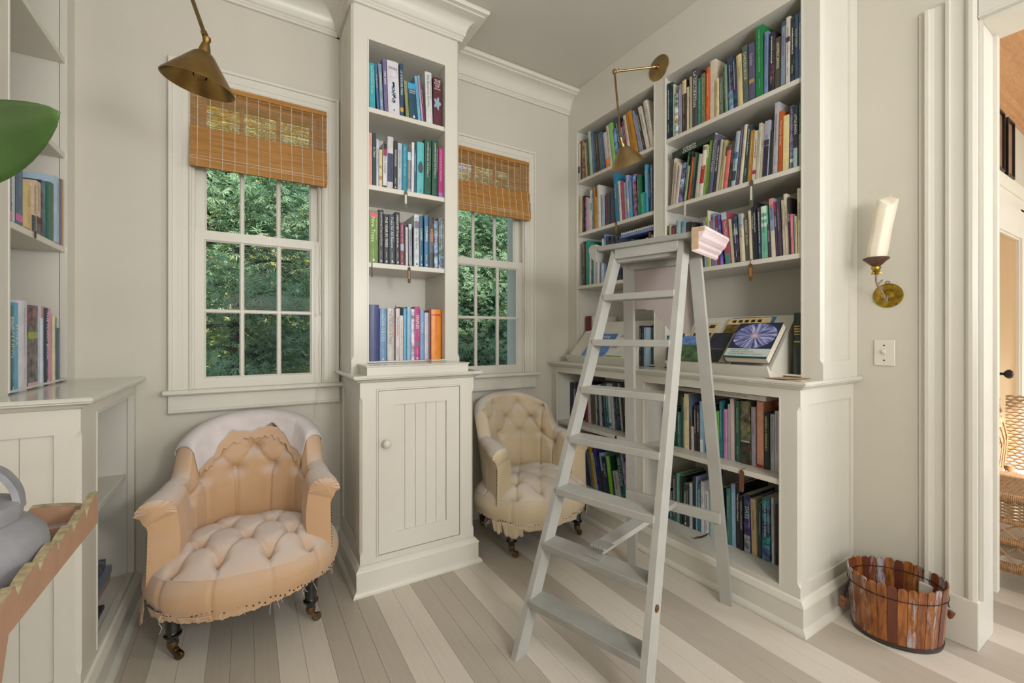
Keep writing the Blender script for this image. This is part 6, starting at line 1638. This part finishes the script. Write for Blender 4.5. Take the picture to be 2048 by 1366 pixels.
# ================================================================== SLATTED BASKET
bk = thing('slatted_basket', 'oval waste basket of worn orange brown wooden slats in the corner', 'basket', (2.046, .632, 0), -PI/4)
def slat_mat():
    m = bpy.data.materials.new('worn_slat'); m.use_nodes = True; k = NT(m); oi = k.new('ShaderNodeObjectInfo'); tc = k.new('ShaderNodeTexCoord')
    cb = k.new('ShaderNodeCombineXYZ'); ml = k.new('ShaderNodeMath', operation='MULTIPLY'); ml.inputs[1].default_value = 23; k.link(oi.outputs['Random'], ml.inputs[0]); [k.link(ml.outputs[0], cb.inputs[i]) for i in range(3)]
    ad = k.new('ShaderNodeVectorMath', operation='ADD'); mp = k.new('ShaderNodeMapping'); mp.inputs['Scale'].default_value = (1, 1, .16); k.link(tc.outputs['Object'], mp.inputs[0]); k.link(mp.outputs[0], ad.inputs[0]); k.link(cb.outputs[0], ad.inputs[1])
    n = k.new('ShaderNodeTexNoise'); n.inputs['Scale'].default_value = 90; n.inputs['Detail'].default_value = 6; k.link(ad.outputs[0], n.inputs['Vector'])
    cr = k.new('ShaderNodeValToRGB'); e = cr.color_ramp.elements; e[0].position = .35; e[0].color = (*srgb('6e3a1c'), 1); e[1].position = .65; e[1].color = (*srgb('a8682c'), 1); k.link(n.outputs[0], cr.inputs[0])
    h = k.new('ShaderNodeMix', data_type='RGBA'); sepc = k.new('ShaderNodeSeparateColor'); k.link(oi.outputs['Color'], sepc.inputs[0])
    n2 = k.new('ShaderNodeTexNoise'); n2.inputs['Scale'].default_value = 55; n2.inputs['Detail'].default_value = 7; n2.inputs['Roughness'].default_value = .75; k.link(ad.outputs[0], n2.inputs['Vector'])
    s = k.new('ShaderNodeMath', operation='ADD'); k.link(n2.outputs[0], s.inputs[0]); k.link(sepc.outputs[0], s.inputs[1])
    r = k.new('ShaderNodeMapRange'); r.inputs[1].default_value = .86; r.inputs[2].default_value = .98; k.link(s.outputs[0], r.inputs[0]); k.link(r.outputs[0], h.inputs[0])
    tint = k.new('ShaderNodeMix', data_type='RGBA'); k.link(sepc.outputs[1], tint.inputs[0]); k.link(cr.outputs[0], tint.inputs[6]); tint.inputs[7].default_value = (*srgb('5c2c20'), 1)
    k.link(tint.outputs[2], h.inputs[6]); h.inputs[7].default_value = (*srgb('a9a2a6'), 1); k.link(h.outputs[2], k.b.inputs['Base Color']); k.b.inputs['Roughness'].default_value = .38; k.b.inputs['Coat Weight'].default_value = .15; return m
M['slat'] = slat_mat(); NSL = 30; HB = .222
def ell(f, z, off=0):
    a = 2*PI*f; g = z/HB; return (.128+.016*g+off)*math.cos(a), (.108+.016*g+off)*math.sin(a)
rs = random.Random(12)
def arc(n_):  # equal arc parameters
    T_ = [i/720 for i in range(721)]; s = [0]
    for i in range(720): p, q = ell(T_[i], HB), ell(T_[i+1], HB); s.append(s[-1]+math.dist(p, q))
    return list(np.interp(np.arange(n_)*s[-1]/n_, s, T_))
AR = arc(NSL)
for i, f in enumerate(AR):
    x0, y0 = ell(f, .012); x1, y1 = ell(f, HB); e = 1e-3; tx, ty = ell(f+e, HB); d = Vector((tx-x1, ty-y1, 0)).normalized(); up_ = Vector((x1-x0, y1-y0, HB-.012)).normalized(); nn = d.cross(up_)
    hw = .0133; Ls = HB-.012+rs.uniform(-.003, .003); th = .004; pts = [(-hw*.93, 0), (hw*.93, 0), (hw, Ls-.016), (hw*.93, Ls-.008), (hw*.62, Ls-.002), (0, Ls), (-hw*.62, Ls-.002), (-hw*.93, Ls-.008), (-hw, Ls-.016)]
    base = Vector((x0, y0, .012)); jj = rs.uniform(-.001, .001)
    s = MB().prism([base+d*a+up_*c-nn*(th/2-jj) for a, c in pts], nn*th).build('slat', M['slat'], bk); s.color = (rs.choice((.12, .2, .26, .3, .36, .42)), rs.choice((0, .1, .3, .6, .9)), 0, 1)
b = MB(); v = [(*ell(i/60, 0, .003), 0.0) for i in range(60)]; w_ = [(*ell(i/60, .013, .006), .016) for i in range(60)]; u_ = [(*ell(i/60, .013, -.004), .016) for i in range(60)]
b.add(v+w_+u_, [(i, (i+1) % 60, 60+(i+1) % 60, 60+i) for i in range(60)]+[(60+i, 60+(i+1) % 60, 120+(i+1) % 60, 120+i) for i in range(60)]+[tuple(range(60))[::-1], tuple(120+i for i in range(60))]); b.build('base_board', mat('dark_base_wood', '3a302c', .5, noise=.2), bk)
b = MB().tube([(*ell(i/60, .175, .0045), .175) for i in range(60)], .0013, 5, True); b.tube([(*ell(i/60, .182, -.0045), .185) for i in range(60)], .0018, 5, True); b.build('binding_wire', M['iron'], bk)
for sg in (-1, 1):
    b = MB(); px = sg*(ell(0, .17)[0]+.006); n = 14
    for q in (-.004, .004): b.tube([(px+sg*(.022*(i/n))+.0012*math.cos(i*1.6), q+.004*sg*(i/n)+.0012*math.sin(i*1.6), .176-.074*i/n) for i in range(n+1)], .0019, 5)
    hd = b.build('handle_cord', M['iron'], bk, 60)
    MB().lathe([(.0055, -.022), (.0105, -.020), (.0115, 0), (.0105, .020), (.0055, .022)], 14, Matrix.Translation((px+sg*.024, .002, .088)) @ Matrix.Rotation(.35, 4, 'X')).build('wooden_toggle', mat('toggle_wood', '7a4a34', .4, noise=.25, nscale=60), hd, 50)

# ================================================================== TRAY TABLE, POT, PLANT
ty = thing('tray_table', 'pink painted tray table with scalloped gilt edged sides, cut by left edge', 'table', (-.534, .82, 0)); 
M['tray'] = mat('pink_tray_paint', 'b08a70', .45, noise=.08, nscale=25); M['trayin'] = mat('grey_tray_inside', 'a5a2a6', .5, noise=.15, nscale=40); M['giltedge'] = mat('worn_gold_edge', 'a89a7a', .55, .1, noise=.35, nscale=80); M['zinc'] = mat('chalky_grey_metal', '8f9096', .62, .05, noise=.13, nscale=26, bump=.3, bscale=90)
TX, TYb, TZ = .280, .357, .720; TN = -.357
def scal(L, n, lo, hi, q=8):
    p = []
    for i in range(n):
        for j in range(q):
            f = j/q; p.append((L*(i+f)/n, lo+(hi-lo)*math.sqrt(max(0, 1-(1-f)**2.2)) if f < .9 else hi-(hi-lo)*.25*(f-.9)*10))
    p.append((L, hi)); return p
def tray_side(nm, p0, dvec, L, n, ends_up, mirror=False, mat_in=None):
    pr = scal(L, n, .030, .050); 
    if ends_up: pr = [(u, z+(.010*(max(0, (u-L*.86))/(L*.14))**1)) for u, z in pr]
    pts = [(0, 0)]+[(L, 0)]+pr[::-1]; d = Vector(dvec); p0 = Vector(p0); nn = Vector((d.y, -d.x, 0))*.012
    o = MB().prism([p0+d*u+Vector((0, 0, z)) for u, z in pts], nn).build(nm, M['tray'], ty)
    e = MB(); n_ = len(pr)
    v = [p0+d*u+Vector((0, 0, z+.0003)) for u, z in pr]+[p0+nn+d*u+Vector((0, 0, z+.0003)) for u, z in pr]+[p0+d*u+Vector((0, 0, z+.003)) for u, z in pr]+[p0+nn+d*u+Vector((0, 0, z+.003)) for u, z in pr]
    f = []
    for i in range(n_-1): f += [(2*n_+i, 2*n_+i+1, 3*n_+i+1, 3*n_+i), (i, i+1, 2*n_+i+1, 2*n_+i), (n_+i, n_+i+1, 3*n_+i+1, 3*n_+i), (i, i+1, n_+i+1, n_+i)]
    e.add(v, f); e.build('gilt_edge', M['giltedge'], o); return o
tray_side('right_side', (TX-.012, TN, TZ), (0, 1, 0), TYb-TN, 10, True)
tray_side('left_side', (-TX, TN, TZ), (0, 1, 0), TYb-TN, 10, True)
tray_side('far_side', (TX-.0125, TYb-.012, TZ), (-1, 0, 0), 2*TX-.0375+.0125, 6, False)
tray_side('near_side', (-TX+.0125, TN+.012, TZ), (1, 0, 0), 2*TX-.025, 6, False)
B('tray_bottom', M['trayin'], ty, (-TX+.012, TX-.012, TN+.012, TYb-.012, TZ, TZ+.014))
for q in ((TX-.10, TX-.094, TYb-.16, TYb-.024), (TX-.30, TX-.0125, TYb-.085, TYb-.079)): B('divider', M['tray'], ty, (q[0], q[1], q[2], q[3], TZ+.014, TZ+.030))
for s0 in (-1, 1):
    for ya, yb_ in ((.005, -.27), (-.27, .005)):
        MB().beam((s0*(TX-.022-(.02 if ya < 0 else 0)), ya, TZ), (s0*(TX-.022-(.02 if ya < 0 else 0)), yb_, 0), .018, .032, (0, 1, 0)).build('leg', M['tray'], ty)
pt = thing('watering_pot', 'chalky grey squat metal pot with strap handle standing on the tray table', 'pot', (-.385, .965, TZ+.0142))
body = [(.0005, 0), (.112, 0), (.116, .006), (.118, .014), (.1165, .018), (.119, .028), (.114, .052), (.100, .070), (.086, .078), (.084, .080)]
MB().lathe(body, 48, cap=False).build('body', M['zinc'], pt, 40)
MB().lathe([(.082, .076), (.0875, .080), (.089, .094), (.085, .104), (.074, .107), (.020, .1085), (.012, .104), (.0115, .07)], 40, cap=False).build('collar', M['zinc'], pt, 40)
MB().lathe([(.0005, .098), (.0118, .098)], 20, cap=False).build('mouth', M['iron'], pt)
hp = [(.082, .02, .09), (.078, .02, .120), (.062, .016, .150), (.035, .01, .165), (.0, .005, .168), (-.05, 0, .155), (-.08, -.01, .12), (-.083, -.012, .09)]
b = MB()
for i in range(len(hp)-1):
    pass
P_ = [Vector(p) for p in hp]; v = []; nP = len(P_); 
from mathutils import geometry
fine = []
for i in range(nP-1):
    p0 = P_[max(0, i-1)]; p1 = P_[i]; p2 = P_[i+1]; p3 = P_[min(nP-1, i+2)]
    for q in range(6):
        t_ = q/6; fine.append(.5*((2*p1)+(p2-p0)*t_+(2*p0-5*p1+4*p2-p3)*t_*t_+(3*p1-p0-3*p2+p3)*t_**3))
fine.append(P_[-1]); nf = len(fine)
for i, p in enumerate(fine):
    d = (fine[min(i+1, nf-1)]-fine[max(i-1, 0)]).normalized(); sd = Vector((-.1, 1, 0)).normalized(); u = sd.cross(d).normalized()
    for a, c in ((-.015, -.004), (.015, -.004), (.015, .004), (-.015, .004)): v.append(p+sd*a+u*c)
b.add(v, [(3, 2, 1, 0), tuple(4*(nf-1)+j for j in range(4))]+[(4*i+j, 4*i+(j+1) % 4, 4*i+4+(j+1) % 4, 4*i+4+j) for i in range(nf-1) for j in range(4)]); b.build('strap_handle', M['zinc'], pt, 50)
pp = thing('potted_plant', 'broad green leaf of a potted plant reaching in at upper left', 'plant', (-.60, .70, TZ+.0142))
M['leaf'] = mat('plant_leaf', '3c5a26', .35, noise=.2, nscale=14, coat=.2); M['stem'] = mat('plant_stem', '4a6a30', .5); M['terra'] = mat('terracotta', '9a6248', .7, noise=.1)
MB().lathe([(.0005, 0), (.06, 0), (.075, .11), (.083, .112), (.083, .13), (.074, .13), (.072, .115), (.0005, .112)], 28, cap=False).build('pot', M['terra'], pp, 40)
def leaf(base, tip, w, droop, nm='leaf'):
    base = Vector(base); tip = Vector(tip); n = 18; v = []; d = tip-base; sd = d.cross(Vector((.25, -.9, .10))).normalized()
    upv = sd.cross(d).normalized()
    if upv.z < 0: upv = -upv
    for i in range(n+1):
        f = i/n; c = base+d*f+upv*(droop*math.sin(f*PI)); ww = w*(math.sin(PI*min(1, f**.75))**.72) if 0 < f < 1 else .0004
        for j in range(-4, 5): g = j/4; v.append(c+sd*ww*g+upv*(.18*ww*abs(g)-.0))
    b = MB().add(v, [(i*9+j, i*9+j+1, i*9+j+10, i*9+j+9) for i in range(n) for j in range(8)]); o = b.build(nm, M['leaf'], pp, 60); md = o.modifiers.new('thick', 'SOLIDIFY'); md.thickness = .0008
    return o
O = Vector((-.60, .70, TZ+.0142))
lf = [((-.375, .80, 1.292), (-.183, .700, 1.352), .050, .016), ((-.70, .75, 1.20), (-.88+.08, .62, 1.32), .05, .02), ((-.62, .62, 1.22), (-.62, .42, 1.30), .05, .02), ((-.63, .80, 1.30), (-.70, .95, 1.40), .05, .02)]
for a, c, w, dr_ in lf:
    a = Vector(a)-O; c = Vector(c)-O; leaf(a, c, w, dr_)
    MB().tube([Vector((0, 0, .11)), Vector((a.x*.2, a.y*.2, a.z*.55)), a*.95, a.lerp(c, .25)+Vector((0, 0, .002))], [.007, .006, .004, .002], 7).build('stem', M['stem'], pp, 60)

# ================================================================== GARDEN OUTSIDE
struct(B('ground', mat('garden_grass', '4f6a35', .9, noise=.3, nscale=8), None, (-14, 16, YB+WT+.01, 26, -.7, -.5)))
def leaf_mat(name, c0, c1):
    m = bpy.data.materials.new(name); m.use_nodes = True; k = NT(m); tc = k.new('ShaderNodeTexCoord'); n = k.new('ShaderNodeTexNoise'); n.inputs['Scale'].default_value = 2.2; n.inputs['Detail'].default_value = 4; k.link(tc.outputs['Object'], n.inputs['Vector'])
    cr = k.new('ShaderNodeValToRGB'); e = cr.color_ramp.elements; e[0].position = .36; e[0].color = (*srgb(c0), 1); e[1].position = .64; e[1].color = (*srgb(c1), 1); k.link(n.outputs[0], cr.inputs[0]); k.link(cr.outputs[0], k.b.inputs['Base Color']); k.b.inputs['Roughness'].default_value = .45
    tl = k.new('ShaderNodeBsdfTranslucent'); k.link(cr.outputs[0], tl.inputs[0]); ms = k.new('ShaderNodeMixShader'); ms.inputs[0].default_value = .35; k.link(k.b.outputs[0], ms.inputs[1]); k.link(tl.outputs[0], ms.inputs[2]); k.link(ms.outputs[0], k.o.inputs[0]); return m
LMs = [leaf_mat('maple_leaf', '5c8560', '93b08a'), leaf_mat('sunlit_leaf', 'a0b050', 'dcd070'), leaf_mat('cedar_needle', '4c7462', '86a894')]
M['bark'] = mat('tree_bark', '4a4640', .9, noise=.25, nscale=12, bump=.5, bscale=30)
def tree(label, base, hgt_, rad, nleaf, lm, size, seed, lobes=5, zlo=.1, nb=46, spread=.16):
    rt = random.Random(seed); t = thing('garden_tree', label, 'tree', base)
    b = MB(); tips = []
    trunk = [Vector((0, 0, 0))]
    for i in range(1, 7): trunk.append(trunk[-1]+Vector((rt.uniform(-.12, .12), rt.uniform(-.12, .12), hgt_/6.5)))
    b.tube(trunk, [.07*(1-i/8) for i in range(7)], 8)
    for i in range(nb):
        f = zlo+(1-zlo)*(i+rt.random())/nb; j = min(5, int(f*6)); p = trunk[j].lerp(trunk[j+1], f*6-j); a = i*2.4+rt.uniform(-.4, .4); L = rad*(1-.45*f)*rt.uniform(.6, 1.05)
        d = Vector((math.cos(a), math.sin(a), rt.uniform(-.05, .35))); q = [p]
        for s in range(1, 7): q.append(p+d*L*s/6+Vector((rt.uniform(-.07, .07), rt.uniform(-.07, .07), rt.uniform(-.06, .06)-.12*L*(s/6)**2)))
        b.tube(q, [.022*(1-s/7)*(1-f*.5)+.003 for s in range(7)], 5); tips += q[2:]
    b.build('trunk', M['bark'], t, 60)
    rw = np.random.RandomState(seed); T_ = np.array([tuple(p) for p in tips]); N = nleaf
    P = T_[rw.randint(0, len(T_), N)]+rw.normal(0, 1, (N, 3))*np.array((spread, spread, spread*.55))
    nr = rw.normal(0, 1, (N, 3))*np.array((.6, .6, 0))+np.array((0, -.45, 1)); nr /= np.linalg.norm(nr, axis=1, keepdims=True)
    u = np.cross(nr, rw.normal(0, 1, (N, 3))); u /= np.linalg.norm(u, axis=1, keepdims=True); w = np.cross(nr, u); s = (size*rw.uniform(.55, 1.2, N))[:, None]
    V = np.zeros((N, 1+3*lobes, 3)); V[:, 0] = P; F = np.zeros((N, lobes, 4), int); base_i = np.arange(N)*(1+3*lobes)
    for k_ in range(lobes):
        kk = k_-(lobes-1)/2; a = kk*.62; L = s*(1-.13*abs(kk))
        V[:, 1+3*k_] = P+(u*math.cos(a+.15)*.55+w*math.sin(a+.15)*.55)*L-nr*.05*s
        V[:, 2+3*k_] = P+(u*math.cos(a)+w*math.sin(a))*L-nr*.2*s
        V[:, 3+3*k_] = P+(u*math.cos(a-.15)*.55+w*math.sin(a-.15)*.55)*L-nr*.05*s
        F[:, k_, 0] = base_i
        for c_ in range(3): F[:, k_, 1+c_] = base_i+1+3*k_+c_
    V = V.reshape(-1, 3); F = F.reshape(-1, 4); me = bpy.data.meshes.new('foliage'); me.vertices.add(len(V)); me.vertices.foreach_set('co', V.ravel()); me.loops.add(F.size); me.loops.foreach_set('vertex_index', F.ravel().astype(np.int32))
    me.polygons.add(len(F)); me.polygons.foreach_set('loop_start', np.arange(0, F.size, 4, dtype=np.int32)); me.update(calc_edges=True); me.materials.append(lm); stuff(obj('foliage', me, t))
    return t
tree('green Japanese maple tree close outside the left window', (-.05, 4.5, -.5), 3.6, 1.25, 17000, LMs[0], .075, 1, 5)
tree('grey green maple tree outside, at right in the left window', (.95, 5.6, -.5), 4.0, 1.3, 16000, LMs[2], .08, 2, 5)
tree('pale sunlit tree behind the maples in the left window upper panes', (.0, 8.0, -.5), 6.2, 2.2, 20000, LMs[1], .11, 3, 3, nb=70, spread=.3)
tree('dark cedar tree outside the right window', (3.1, 5.4, -.5), 4.2, 1.2, 16000, LMs[2], .075, 4, 5)
tree('blue green maple tree at left of the right window view', (2.25, 4.6, -.5), 3.4, 1.0, 13000, LMs[0], .075, 5, 5)
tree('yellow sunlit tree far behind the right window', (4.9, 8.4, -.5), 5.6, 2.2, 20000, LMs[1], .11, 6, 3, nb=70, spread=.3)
tree('tall dark tree far behind the left window', (-1.9, 11.5, -.5), 8.0, 2.6, 18000, LMs[2], .15, 7, 3, nb=80, spread=.4)
tree('tall dark green tree far beyond the right window', (8.4, 11.2, -.5), 8.0, 2.8, 18000, LMs[2], .15, 8, 3, nb=80, spread=.4)
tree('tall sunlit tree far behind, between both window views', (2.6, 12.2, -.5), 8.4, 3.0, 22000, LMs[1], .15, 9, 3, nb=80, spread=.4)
